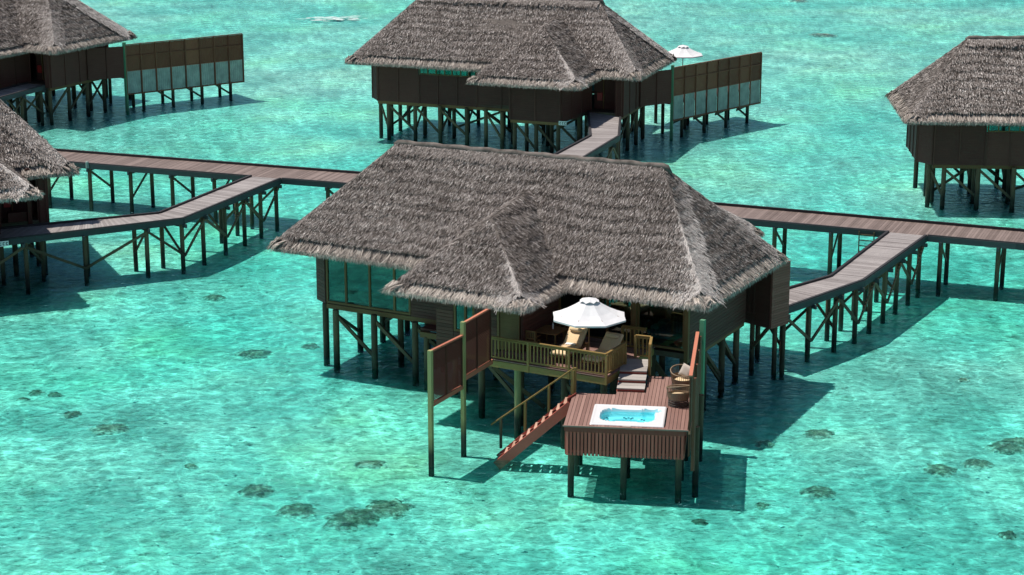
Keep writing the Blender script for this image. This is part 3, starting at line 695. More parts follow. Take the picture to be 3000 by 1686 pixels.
# steps from the terrace to the tub deck
st = MB()
for x in (1.78, 2.82): st.beam(T(x, 6.9, 2.85), T(x, 4.42, 2.45), .07, .3)
st = st.build('steps', 'fascia_wood', main)
for (y0, y1, z) in ((5.82, 7.5, 3.06), (5.10, 5.86, 2.908), (4.38, 5.14, 2.756)):
    nb = 2 if y1 - y0 < 1 else 5
    for i in range(nb):
        u0 = y0 + (y1 - y0) * i / nb; u1 = y0 + (y1 - y0) * (i + .96) / nb
        bar('tread', T(1.76, (u0 + u1) / 2, z - .025), T(2.90, (u0 + u1) / 2, z - .025), u1 - u0, .05, 'step_wood', st)
    bar('riser', T(1.78, y0 + .04, z - .10), T(2.88, y0 + .04, z - .10), .03, .10, 'fascia_wood', st)
# tub deck
TUB = (1.0, 3.9, .16, 2.58)
dk = MB()
for y in (.35, 2.75, 3.9): dk.beam(T(.1, y, ZD - .15), T(4.75, y, ZD - .15), .10, .2)
dk.beam(T(.06, .05, ZD - .15), T(.06, 3.95, ZD - .15), .08, .2); dk.beam(T(4.74, .05, ZD - .15), T(4.78, 6.5, ZD - .15), .08, .2); dk.beam(T(2.9, 6.45, ZD - .15), T(4.7, 6.45, ZD - .15), .08, .2)
dk = dk.build('tub_deck', 'fascia_wood', main)
n = 33; pw = 4.83 / n
for i in range(n):
    x = pw * (i + .5)
    back = 4.0 if x < 1.74 else (4.40 if x < 2.92 else 6.6)
    segs = [(0, back)] if not (TUB[0] - .03 < x < TUB[1] + .03) else [(0, TUB[2] + .02), (TUB[3] - .02, back)]
    for s0, s1 in segs:
        zz = ZD - .02 + random.uniform(-.003, .003)
        bar('plank', T(x, s0, zz), T(x, s1, zz), pw - .016, .036, 'deck_wood', dk)
bar('edge_board', T(-.03, -.025, ZD - .03), T(4.86, -.025, ZD - .03), .05, .06, 'deck_wood', dk)
bar('fascia_board', T(.06, .035, ZD - .17), T(4.72, .035, ZD - .17), .05, .21, 'fascia_wood', dk)
ap = MB().beam(T(.10, .12, 2.28), T(4.68, .12, 2.28), .05, .08).beam(T(.10, .12, 1.5), T(4.68, .12, 1.5), .05, .08).build('apron', 'fascia_wood', main)
MB().beam(T(.14, .17, 1.88), T(4.64, .17, 1.88), .02, .98).build('apron_shade_panel', 'kerb_wood', ap)  # added dark sheet standing in for the shade behind the slats
ns = 32
for i in range(ns):
    x = .14 + (4.64 - .14) * i / (ns - 1); bar('slat', T(x, .075, 1.34), T(x, .075, 2.33), .104, .03, 'apron_wood', ap)
for i in range(17):
    y = .16 + 2.5 * i / 16
    bar('slat', T(.08, y, 1.36), T(.08, y, 2.4), .03, .104, 'apron_wood', ap); bar('slat', T(4.70, y, 1.36), T(4.70, y, 2.4), .03, .104, 'apron_wood', ap)
for x, y in ((.28, .30), (2.36, .30), (4.5, .30), (.28, 2.7), (2.36, 2.7), (4.5, 2.7), (.3, 3.9), (3.2, 6.2), (4.6, 5.0)):
    pile(T(x, y, 0), 2.4, .13, main)
# stairs down to the water
sw = MB()
for yy in (2.98, 3.86): sw.beam(T(.02, yy, ZD - .19), T(-3.0, yy - .18, -.27), .07, .40)
sw = sw.build('water_stairs', 'apron_wood', main)
for i in range(10):
    f = (i + .5) / 10; x = -3.0 * f; z = ZD - .02 - f * 2.75; y0 = -.18 * f
    bar('tread', T(x - .15, 3.42 + y0, z), T(x + .17, 3.42 + y0, z), .82, .04, 'stair_tread', sw); bar('riser', T(x + .15, 3.42 + y0, z + .03), T(x + .15, 3.42 + y0, z + .24), .03, .80, 'fascia_wood', sw)
hr = MB().beam(T(.05, 3.95, ZD + 1.08), T(-3.35, 3.72, ZD + 1.08 - 2.50), .075, .055).build('handrail', 'rail_wood', main)
for x in (.08, -.98, -1.95, -2.95):
    f = -x / 3.35; bar('post', T(x, 3.93 - .2 * f, ZD - 2.6 * f - .15), T(x, 3.93 - .2 * f, ZD + 1.05 - 2.46 * f), .09, .09, 'rail_wood' if x > -2.5 else 'pile_wood', hr)
bar('pile', T(.0, 3.95, -.8), T(.0, 3.95, 3.6), .14, .14, 'rail_wood', main)
# louvred privacy screens on tall posts
pA = (13.7, -8.74); pB = (13.76, -6.17); pC = (13.66, -3.55)
scr = MB().beam((*pA, 4.86), (*pB, 4.86), .12, .07).beam((*pA, 2.58), (*pB, 2.66), .09, .18).build('louvre_screen', 'terracotta_wood', main)
scr2 = MB().beam((13.76, -6.1, 5.36), (13.66, -3.9, 5.36), .12, .07).beam((13.76, -6.1, 2.98), (13.66, -3.5, 2.98), .09, .2).build('louvre_screen', 'terracotta_wood', main)
for p, zt, sc_ in ((pA, 4.90, scr), (pB, 5.43, scr2)):
    bar('screen_post', (*p, -.8), (*p, zt), .17, .17, 'pale_post', sc_)
for p, q, z0, z1, scr in ((pA, pB, 2.68, 4.82, scr), (pB, pC, 3.08, 5.32, scr2)):
    d = Vector((q[0] - p[0], q[1] - p[1], 0)); L = d.length; d.normalize()
    at = lambda s, z, o=0.0: (p[0] + d.x * s - d.y * o, p[1] + d.y * s + d.x * o, z)
    for s in (.16, L * .47, L - .14): bar('stile', at(s, z0), at(s, z1), .09, .06, 'louvre_wood', scr)
    m = MB(); z = z0 + .03
    while z < z1 - .02:
        m.beam(at(.18, z + .012, -.0), at(L - .16, z + .012, -.0), .035, .045 if z > z0 + (z1 - z0) * .62 else .030); z += .066
    o = m.build('louvre_slats', 'louvre_wood', scr); o['kind'] = 'stuff'
# tall fence along the tub deck
f0, f1 = T(4.96, 5.9, 0), T(4.90, -.04, 0)
fe = MB().beam((f0[0], f0[1], 4.80), (f1[0], f1[1], 4.80), .14, .06).beam((f0[0], f0[1], 2.5), (f1[0], f1[1], 2.5), .08, .14).build('privacy_fence', 'terracotta_wood', main)
for i in range(42):
    s = (i + .5) / 42; x = f0[0] + (f1[0] - f0[0]) * s; y = f0[1] + (f1[1] - f0[1]) * s
    bar('board', (x, y, 1.5 if s > .25 else 2.3), (x, y, 4.77), .03, .125, 'fence_wood', fe)
for s in (0.02, .35, .68, .985):
    x = f0[0] + (f1[0] - f0[0]) * s; y = f0[1] + (f1[1] - f0[1]) * s; q = T(5.06, 5.8 - 5.8 * s, 0)
    bar('post', (q[0], q[1], .9 if s > .1 else -.8), (q[0], q[1], 4.7), .12, .12, 'fence_wood', fe)
gp = T(5.16, 5.98, 0); bar('screen_post', (gp[0], gp[1], -.8), (gp[0], gp[1], 5.32), .2, .2, 'green_post', fe)
for x, y in ((5.2, 5.0), (5.15, 1.0)): pile(T(x, y, 0), 2.4, .13, main)
# entrance screen hut beside the walkway
hu = [(19.95, 9.02), (21.56, 8.50), (21.95, 9.72), (20.35, 10.25)]
hut = MB().prism(hu, 2.36, 2.46).build('entrance_screen', 'wall_wood', main)
boards(main, 'screen_wall', hu[1], hu[2], 2.36, 5.35, 'hut_wood', ident, h=.12)
d = Vector((hu[1][0] - hu[0][0], hu[1][1] - hu[0][1], 0))
MB().prism([hu[0], (hu[0][0] + d.x * .45, hu[0][1] + d.y * .45), (hu[0][0] + d.x * .45 + .1, hu[0][1] + d.y * .45 + .2), (hu[0][0] + .1, hu[0][1] + .2)], 2.46, 5.5).build('screen_wall', 'wall_flat', hut)
MB().prism([(hu[0][0] + d.x * .45, hu[0][1] + d.y * .45 + .01), (hu[1][0] - .03, hu[1][1] + .03), (hu[1][0] - .03, hu[1][1] + .15), (hu[0][0] + d.x * .45, hu[0][1] + d.y * .45 + .15)], 2.46, 5.5).build('screen_wall', 'wall_flat', hut)
for i in range(9):
    s = .06 + .4 * i / 8; bar('slat', (hu[0][0] + d.x * s - .03, hu[0][1] + d.y * s - .06, 2.9), (hu[0][0] + d.x * s - .03, hu[0][1] + d.y * s - .06, 5.2), .04, .05, 'wall_wood', hut)
for p in ((20.3, 9.55), (21.45, 9.45), (21.8, 9.6)): pile(p, 2.4, .12, main)
bar('brace', (20.3, 9.5, 1.0), (21.4, 9.0, 2.4), .09, .16, 'pile_wood', main)
# lower service beam below the left wall
MB().box((7.6, .75, 2.06), (10.05, .95, 2.32)).build('service_beam', 'frame_wood', main)
MB().box((7.5, 1.0, 2.34), (10.0, 1.75, 2.42)).build('service_shelf', 'wall_flat', main)
for a, b in ((7.9, .85), (9.4, .85)): pile((a, b), 2.1, .13, main)
bar('brace', (7.9, .85, 1.0), (9.3, .9, 2.1), .09, .14, 'pile_wood', main)

# ------------------------------------------------------------------ boardwalks
def poly_at(pl, s):
    for i in range(len(pl) - 1):
        a, b = Vector(pl[i]), Vector(pl[i + 1]); L = (b - a).length
        if s <= L or i == len(pl) - 2: return a + (b - a) * (s / L)
        s -= L
def walk_segment(root, l0, l1, r0, r1, z, mat, pitch=.15, single=True, far=None):
    l0, l1, r0, r1 = [Vector(p) for p in (l0, l1, r0, r1)]
    n = max(1, int(round(max((l1 - l0).length, (r1 - r0).length) / pitch)))
    m = MB()
    for i in range(n):
        t0 = (i + .03) / n; t1 = (i + .96) / n; dz = random.uniform(-.004, .004)
        q = [l0.lerp(l1, t0), r0.lerp(r1, t0), r0.lerp(r1, t1), l0.lerp(l1, t1)]
        c8 = [(p.x, p.y, z - .04) for p in q] + [(p.x, p.y, z + dz) for p in q]
        if single: hexa('plank', c8, mat, root)
        else: m.add(c8, MB.HEX)
    if not single:
        o = m.build('plank_run', mat, root); o['kind'] = 'stuff'
def edge(root, pl, z, outside, kerb='kerb_wood', beam='grey_beam', kh=.10):
    for i in range(len(pl) - 1):
        a, b = Vector(pl[i]), Vector(pl[i + 1]); d = (b - a).normalized(); n = Vector((d.y, -d.x)) * outside
        o = n * .03
        bar('kerb', (a.x - o.x * 1.5, a.y - o.y * 1.5, z + kh / 2 + .004), (b.x - o.x * 1.5, b.y - o.y * 1.5, z + kh / 2 + .004), .13, kh, kerb, root)
        bar('fascia_beam', (a.x + o.x, a.y + o.y, z - .15), (b.x + o.x, b.y + o.y, z - .15), .05, .32, beam, root)
def trestles(root, la, ra, spots, z, flip=False, inset=.18, r=.125):
    """pairs of piles with header beam; la/ra callables giving edge points; alternating diagonals"""
    prev = None
    for k, s in enumerate(spots):
        a, b = Vector(la(s)), Vector(ra(s)); d = (b - a).normalized()
        p, q = a + d * inset, b - d * inset
        pile(p, z - .3, r, root); pile(q, z - .3, r, root)
        bar('header_beam', (a.x - d.x * .12, a.y - d.y * .12, z - .40), (b.x + d.x * .22, b.y + d.y * .22, z - .40), .10, .2, 'grey_beam', root)
        if (k + flip) % 2: bar('brace', (p.x, p.y, .75), (q.x, q.y, z - .45), .07, .13, 'pile_wood', root)
        else: bar('brace', (p.x, p.y, z - .45), (q.x, q.y, .75), .07, .13, 'pile_wood', root)
ZW = 2.80
bw = empty('boardwalk', (0, 0, 0)); tag(bw, 'long brown plank boardwalk on piles running behind the villas, ladder on its side', 'boardwalk')
FARE = [(-62, 139.0), (-29.0, 127.9), (-9.2, 121.0), (12.6, 112.3), (27.4, 106.4), (62, 92.3)]
NEAR = []
for i, p in enumerate(FARE):
    a = Vector(FARE[max(i - 1, 0)]); b = Vector(FARE[min(i + 1, len(FARE) - 1)]); d = (b - a).normalized()
    NEAR.append((p[0] + d.y * 2.85, p[1] - d.x * 2.85))
for i in range(5):
    l0, l1, r0, r1 = FARE[i], FARE[i + 1], NEAR[i], NEAR[i + 1]
    if i in (1, 3): walk_segment(bw, l0, l1, r0, r1, ZW, 'walk_wood', .15)
    elif i == 4:
        t = .16; lm = Vector(l0).lerp(Vector(l1), t); rm = Vector(r0).lerp(Vector(r1), t)
        walk_segment(bw, l0, lm, r0, rm, ZW, 'walk_wood', .15); walk_segment(bw, lm, l1, rm, r1, ZW, 'walk_wood', .15, False)
    else: walk_segment(bw, l0, l1, r0, r1, ZW, 'walk_wood', .15, False)
edge(bw, FARE, ZW, -1, kh=.14)
def on(pl, x):
    for i in range(len(pl) - 1):
        if pl[i][0] <= x <= pl[i + 1][0]:
            t = (x - pl[i][0]) / (pl[i + 1][0] - pl[i][0]); return (x, pl[i][1] + t * (pl[i + 1][1] - pl[i][1]))
    return pl[-1]
def near_gap(xs):   # near edge pieces between the side walkways
    for x0, x1 in xs:
        pts = [on(NEAR, x0)] + [p for p in NEAR if x0 < p[0] < x1] + [on(NEAR, x1)]
        edge(bw, pts, ZW, 1, kh=.05)
near_gap([(-61, -15.75), (-13.75, 20.0), (22.05, 60)])
nspots = [-37, -34.5, -31.6, -29, -26.2, -23.5, -20.8, -18.1, -11, -8, -5, -2, 1, 4, 7, 10, 14.3, 17.2, 22.7, 25.5, 28.6, 31.7, 35]
trestles(bw, lambda x: on(NEAR, x), lambda x: on(FARE, x + 1.0), nspots, ZW)
# ladder on the boardwalk side
lx = 18.7; lp = on(NEAR, lx); lq = on(NEAR, lx + .75)
ld = MB()
for p in (lp, lq): ld.beam((p[0] - .08, p[1] - .12, 2.75), (p[0] - .05, p[1] - .10, .15), .06, .06)
ld = ld.build('ladder', 'pile_wood', bw)
for i in range(8): bar('rung', (lp[0] - .07, lp[1] - .11, .4 + i * .31), (lq[0] - .07, lq[1] - .11, .4 + i * .31), .05, .05, 'pile_wood', ld)

def branch(name_label, left, right, spots, flip=False, mat='branch_wood', gaps=None):
    root = empty('side_walkway', (0, 0, 0)); tag(root, name_label, 'walkway', 'side walkways to the villas')
    for i in range(len(left) - 1): walk_segment(root, left[i], left[i + 1], right[i], right[i + 1], ZW - .005, mat, .165)
    edge(root, left, ZW - .005, 1 if Vector(left[1]).y < Vector(left[0]).y else -1, kh=.10); edge(root, right, ZW - .005, -1 if Vector(left[1]).y < Vector(left[0]).y else 1, kh=.06)
    fl = [0]; 
    for i in range(len(left) - 1): fl.append(fl[-1] + 1)
    def la(t): i = min(int(t), len(left) - 2); return Vector(left[i]).lerp(Vector(left[i + 1]), t - i)
    def ra(t): i = min(int(t), len(left) - 2); return Vector(right[i]).lerp(Vector(right[i + 1]), t - i)
    trestles(root, la, ra, spots, ZW, flip)
    # long diagonals between neighbouring trestles on the near side
    for k in range(len(spots) - 1):
        p, q = ra(spots[k]), ra(spots[k + 1])
        if k % 2: bar('brace', (p.x, p.y, .7), (q.x, q.y, ZW - .5), .08, .14, 'pile_wood', root)
        else: bar('brace', (p.x, p.y, ZW - .5), (q.x, q.y, .7), .08, .14, 'pile_wood', root)
    return root
def nearpt(x): return on(NEAR, x)
branch('bent grey plank walkway reaching the villa that has the hot tub deck', [nearpt(20.05), (15.6, 97.14), (11.2, 92.95)], [nearpt(22.0), (17.2, 96.47), (12.4, 91.2)], [.05, .22, .42, .62, .84, 1.05, 1.3, 1.62, 1.92])
branch('bent grey plank walkway leading to the villa with a wooden post under its eave', [nearpt(-15.7), (-19.6, 110.62), (-29.4, 106.1)], [nearpt(-13.8), (-18.03, 109.37), (-31.0, 102.2)], [.03, .2, .38, .58, .8, 1.0, 1.14, 1.38, 1.6, 1.8], True)
branch('pale plank walkway joining the boardwalk to the villa with parasol and corrugated fence', [on(FARE, -.9), (5.12, 132.67), (5.3, 141.6)], [on(FARE, 1.2), (7.06, 132.67), (7.5, 139.4)], [.1, .3, .5, .7, .92, 1.3, 1.7])
branch('pale plank walkway ending at the villa with the long fence and no parasol', [on(FARE, -46), (-40.2, 145.2), (-36.6, 153.2)], [on(FARE, -43.9), (-38.4, 144.0), (-34.9, 152.7)], [.15, .4, .65, .9, 1.15, 1.4, 1.65, 1.92])

# ------------------------------------------------------------------ things on the terrace and deck
def parasol(loc, label, r=1.63, zr=2.0, za=2.72, rot=R(22.5)):
    root = empty('parasol', loc); tag(root, label, 'parasol', 'white parasols')
    m = MB(); k = 8
    rim = [(r * math.cos(rot + 2 * math.pi * i / k), r * math.sin(rot + 2 * math.pi * i / k)) for i in range(k)]
    rt = .16
    vs_ = []; rows = 5
    for j in range(rows):
        t_ = j / (rows - 1); rr = r + (.30 - r) * t_; z = zr + (za - .12 - zr) * (t_ + .10 * math.sin(math.pi * t_) * -1)
        for i in range(k):
            for h in (0, .5):
                a = rot + 2 * math.pi * (i + h) / k; f = math.cos(math.pi / k) if h else 1.0
                vs_.append((rr * f * (.985 if h else 1) * math.cos(a), rr * f * (.985 if h else 1) * math.sin(a), z - (.05 * (1 - t_) if h else 0) * 0 - (.03 if h else 0) * math.sin(math.pi * (1 - t_) * .9)))
    kk = 2 * k
    fs = [(j * kk + i, j * kk + (i + 1) % kk, (j + 1) * kk + (i + 1) % kk, (j + 1) * kk + i) for j in range(rows - 1) for i in range(kk)]
    b = len(vs_)
    for i in range(kk): vs_.append((vs_[i][0] * 1.0, vs_[i][1] * 1.0, vs_[i][2] - .07))
    fs += [(i, b + i, b + (i + 1) % kk, (i + 1) % kk) for i in range(kk)]
    can = m.add(vs_, fs).build('canopy', 'canvas', root)
    c = MB(); cv = [(0, 0, za + .02)]
    for i in range(kk):
        a = rot + math.pi * i / k; rr = .44 * (1 if i % 2 == 0 else .90); cv.append((rr * math.cos(a), rr * math.sin(a), za - .12 - (.03 if i % 2 == 0 else -.035)))
    c.add(cv, [(0, 1 + i, 1 + (i + 1) % kk) for i in range(kk)]).build('vent_cap', 'canvas', can)
    pole = MB().tube([(0, 0, 0.06), (0, 0, za)], .028, 8).build('pole', 'teak', root)
    for i in range(k):
        bar('rib', (rim[i][0] * .97, rim[i][1] * .97, zr - .01), (0.02 * rim[i][0], .02 * rim[i][1], za - .16), .02, .025, 'teak', root)
    bs = MB().tube([(0, 0, .002), (0, 0, .05), (0, 0, .09)], [.30, .30, .10], 16).tube([(0, 0, .09), (0, 0, .38)], .045, 8).build('base', 'plate_white', root)
    return root
c = FM.w(17.35, -1.75, ZT); parasol((c[0], c[1], ZT), 'open white octagonal parasol between two sun loungers', zr=1.98, za=2.78)
c2 = FF.w(21.3, 13.6, ZT)
pd = FF.w(20.5, 14.1, 0); parasol((12.75, 151.9, ZT + .0), 'open white parasol showing above a brown fence beside the thatched roof', r=1.55, zr=2.15, za=2.85)
xx = (12.75 - FF.O[0]) * FF.c + (151.9 - FF.O[1]) * FF.s; yy = -(12.75 - FF.O[0]) * FF.s + (151.9 - FF.O[1]) * FF.c
MB().box((xx - 2.4, yy - 2.0, 2.85), (xx + .9, yy + 2.0, 3.05)).build('parasol_platform', 'deck_wood', far)
for dx in (-2.0, .5): pile((xx + dx, yy), 2.85, .13, far)

def rounded_box(m, a, b, r=.04, seg=3, xf=None):
    """cushion-like box with rounded edges"""
    x0, y0, z0 = a; x1, y1, z1 = b; lay = []
    N = 5
    def outline(ins):
        pts = []
        for cx, cy, a0 in ((x1 - r, y1 - r, 0), (x0 + r, y1 - r, 90), (x0 + r, y0 + r, 180), (x1 - r, y0 + r, 270)):
            for k in range(N): an = R(a0 + 90 * k / (N - 1)); pts.append((cx + (r - ins) * math.cos(an), cy + (r - ins) * math.sin(an)))
        return pts
    rows = [(r * .7, z0), (r * .15, z0 + r * .4), (0, z0 + r), (0, z1 - r), (r * .2, z1 - r * .35), (r * .9, z1)]
    b0 = len(m.v); n = 4 * N
    for ins, z in rows:
        for p in outline(ins): m.v.append(xf((p[0], p[1], z)) if xf else (p[0], p[1], z))
    for j in range(len(rows) - 1):
        for i in range(n): m.f.append((b0 + j * n + i, b0 + j * n + (i + 1) % n, b0 + (j + 1) * n + (i + 1) % n, b0 + (j + 1) * n + i))
    m.f.append(tuple(b0 + i for i in range(n - 1, -1, -1))); m.f.append(tuple(b0 + (len(rows) - 1) * n + i for i in range(n)))
    return m
def lounger(loc, rz, label, towel):
    root = empty('sun_lounger', loc, rz); root.scale = (1.16, 1.12, 1.12); tag(root, label, 'sun lounger', 'sun loungers on the terrace')
    # local y: foot (-1.05) to head; back section hinges at y = .25
    f = MB()
    for x in (-.34, .34): f.beam((x, -1.08, .26), (x, .95, .26), .05, .09)
    for y in (-1.05, -.3, .3, .92): f.beam((-.34, y, .26), (.34, y, .26), .06, .05)
    fr_ = f.build('frame', 'teak', root)
    for x in (-.34, .34):
        for y in (-.92, .82): bar('leg', (x, y, 0), (x, y, .24), .06, .06, 'teak', root)
    bar('back_support', (0, .85, .25), (0, .72, .56), .5, .04, 'teak', root)
    rounded_box(MB(), (-.36, -1.10, .31), (.36, .26, .43), .05).build('mattress', 'cushion', root, smooth=True)
    an = R(40); ca_, sa_ = math.cos(an), math.sin(an)
    def bk(p): return (p[0], .24 + (p[1]) * ca_ - (p[2] - .31) * sa_, .31 + p[1] * sa_ + (p[2] - .31) * ca_)
    bm = rounded_box(MB(), (-.36, 0, .31), (.36, .86, .43), .05, xf=bk); bm.build('back_cushion', 'cushion', root, smooth=True)
    k = MB()
    for s in range(2):
        y = -.62 + s * .44; k.beam((-.355, y, .432), (.355, y, .432), .018, .012)
    k.build('seam', 'grey_cloth', root)
    pm = MB(); pts = []; rr = []
    for i in range(9):
        x = -.27 + .54 * i / 8; pts.append(bk((x, .64, .50))); rr.append(.085 * (1 - abs(i - 4) ** 4 / 256 * .65))
    pm.tube(pts, rr, 12).build('head_pillow', 'pillow_fabric', root, smooth=True)
    if towel:
        c_ = Matrix.Translation(loc) @ Matrix.Rotation(rz, 4, 'Z') @ Vector((.0, .05, .436 * 1.12))
        tw = rounded_box(MB(), (-.22, -.11, 0), (.22, .11, .055), .025).build('towel', 'white_cloth', smooth=True); tw.location = c_; tw.rotation_euler.z = rz + R(6)
        tag(tw, 'folded white towel lying on the sun lounger cushion', 'towel')
    return root
for (a, b, dr, lb, tw) in ((16.32, -1.45, 3, 'beige cushioned sun lounger with folded white towel, beside the small table', True), (17.98, -1.55, -3, 'beige cushioned sun lounger without towel, next to the steps railing', False)):
    c = FM.w(a, b, ZT); lounger(c, FM.th + R(dr), lb, tw)
# dining table and chairs in the shade of the eave
c = FM.w(14.95, -.55, ZT); tb = empty('dining_table', c, FM.th); tag(tb, 'square brown wooden table under the thatched eave', 'table')
tt = MB()
for i in range(7): tt.box((-.55 + i * .158, -.6, .70), (-.55 + i * .158 + .15, .6, .735))
tt.build('tabletop', 'teak', tb)
for x in (-.46, .46):
    for y in (-.5, .5): bar('leg', (x, y, 0), (x, y, .70), .06, .06, 'teak', tb)
c = FM.w(14.98, -.42, ZT + .735); bt = MB().tube([(0, 0, 0), (0, 0, .02), (0, 0, .17), (0, 0, .21), (0, 0, .225), (0, 0, .28), (0, 0, .29)], [.034, .04, .04, .032, .016, .015, .017], 12).build('bottle', 'plate_white', smooth=True); bt.location = c
tag(bt, 'white bottle standing on the wooden terrace table', 'bottle')
def chair(loc, rz, label):
    root = empty('dining_chair', loc, rz); tag(root, label, 'chair', 'wooden chairs at the terrace table')
    MB().box((-.23, -.22, .42), (.23, .23, .46)).build('seat', 'teak', root)
    for x in (-.21, .21):
        bar('leg', (x, -.2, 0), (x, -.2, .42), .045, .045, 'teak', root); bar('leg', (x, .22, 0), (x, .24, .92), .045, .045, 'teak', root)
        bar('armrest', (x * 1.1, -.22, .64), (x * 1.1, .23, .66), .05, .03, 'teak', root)
    bk_ = MB().beam((-.23, .24, .90), (.23, .24, .90), .03, .07).beam((-.21, .235, .58), (.21, .235, .58), .03, .05).build('backrest', 'teak', root)
    for i in range(5): x = -.16 + .08 * i; bar('slat', (x, .235, .6), (x, .24, .87), .035, .018, 'teak', bk_)
c = FM.w(14.55, -1.45, ZT); chair(c, FM.th + R(180), 'wooden chair at the table side towards the terrace railing')
c = FM.w(14.9, .55, ZT); chair(c, FM.th, 'wooden chair at the table side towards the glass doors')
# bed and couch inside
def bed(a, b, w, l, rz, label, z=2.86):
    c = FM.w(a, b, z); root = empty('bed', c, FM.th + R(rz)); tag(root, label, 'bed')
    MB().box((-w / 2, -l / 2, .08), (w / 2, l / 2, .42)).build('bed_base', 'frame_wood', root)
    for x in (-w / 2 + .1, w / 2 - .1):
        for y in (-l / 2 + .1, l / 2 - .1): bar('leg', (x, y, 0), (x, y, .1), .08, .08, 'frame_wood', root)
    rounded_box(MB(), (-w / 2, -l / 2, .42), (w / 2, l / 2, .74), .08).build('mattress', 'bed_blue', root, smooth=True)
    for x in (-.4, .4): rounded_box(MB(), (x - .3, l / 2 - .5, .72), (x + .3, l / 2 - .1, .88), .07).build('pillow', 'white_cloth', root, smooth=True)
bed(19.3, 2.85, 1.9, 2.0, 90, 'low bed with pale blue cover behind the bedroom glass', 2.86)
bed(4.0, 3.2, 1.5, 1.6, 0, 'pale daybed behind the wide corner window', 2.86)

# rattan tub chairs
def rattan(loc, rz, label):
    root = empty('rattan_chair', loc, rz); root.scale = (1.1, 1.1, 1.15); tag(root, label, 'armchair', 'round rattan chairs on the tub deck')
    def hr_(a):   # rim height: high at the back (+y), low at the front
        return .60 + .20 * (0.5 + 0.5 * math.sin(a)) ** 1.3
    n = 40; m = MB()
    rimp = []
    for i in range(n + 1):
        a = 2 * math.pi * i / n; rimp.append((.44 * math.cos(a), .42 * math.sin(a), hr_(a)))
    m.tube(rimp, .022, 6); rim = m.build('rim', 'rattan', root, smooth=True)
    s = MB()
    for i in range(36):
        a = 2 * math.pi * i / 36; ca_, sa_ = math.cos(a), math.sin(a); z = hr_(a)
        s.tube([(.44 * ca_, .42 * sa_, z), (.40 * ca_, .38 * sa_, z * .5), (.36 * ca_, .35 * sa_, .24)], .008, 4)
    s.build('spokes', 'rattan', rim)
    wb = MB(); vv = []; nb = 32
    for i in range(nb):
        a = 2 * math.pi * i / nb; z = hr_(a)
        vv += [(.365 * math.cos(a), .355 * math.sin(a), .22), (.385 * math.cos(a), .37 * math.sin(a), .22 + (z - .22) * .55)]
    wb.add(vv, [(2 * i, 2 * ((i + 1) % nb), 2 * ((i + 1) % nb) + 1, 2 * i + 1) for i in range(nb)]).build('woven_shell', 'rattan', rim)
    w = MB()
    for z, r in ((.24, .36), (.16, .365), (.08, .37), (.025, .37)):
        w.tube([(r * math.cos(2 * math.pi * i / 28), r * .97 * math.sin(2 * math.pi * i / 28), z) for i in range(29)], .016, 5)
    for i in range(28):
        a = 2 * math.pi * i / 28; b2 = a + .22
        w.tube([(.36 * math.cos(a), .35 * math.sin(a), .24), (.37 * math.cos(b2), .36 * math.sin(b2), .02)], .009, 4)
    w.build('base', 'rattan_dark', root)
    MB().tube([(0, 0, .24), (0, 0, .26), (0, 0, .35), (0, 0, .38)], [.28, .32, .32, .28], 24).build('seat_cushion', 'pillow_fabric', root, smooth=True)
c = FT.w(4.34, 2.98, ZD); rattan(c, FT.th + R(200), 'round rattan tub chair beside the hot tub, cream seat and dark base')
c = FT.w(4.40, 5.0, ZD); rattan(c, FT.th + R(20), 'round rattan tub chair near the steps with a square pillow in it')
pw_ = MB(); N = 8; vs_ = []
for side in (1, -1):
    for j in range(N + 1):
        for i in range(N + 1):
            u, v = i / N * 2 - 1, j / N * 2 - 1; b_ = (1 - u ** 4) * (1 - v ** 4)
            vs_.append((.25 * u * (1 + .06 * abs(v) ** 3), side * .075 * b_ ** .6, .25 * v * (1 + .06 * abs(u) ** 3)))
fs = []
for s_ in (0, 1):
    o0 = s_ * (N + 1) ** 2
    for j in range(N):
        for i in range(N): fs.append((o0 + j * (N + 1) + i, o0 + j * (N + 1) + i + 1, o0 + (j + 1) * (N + 1) + i + 1, o0 + (j + 1) * (N + 1) + i))
pl_ = pw_.add(vs_, fs).build('pillow', 'grey_cloth', smooth=True)
c = FT.w(4.56, 5.16, ZD + .74); pl_.location = c; pl_.rotation_euler = (R(-22), R(45 - 25), FT.th + R(-20))
tag(pl_, 'square beige pillow leaning inside a rattan chair', 'pillow')

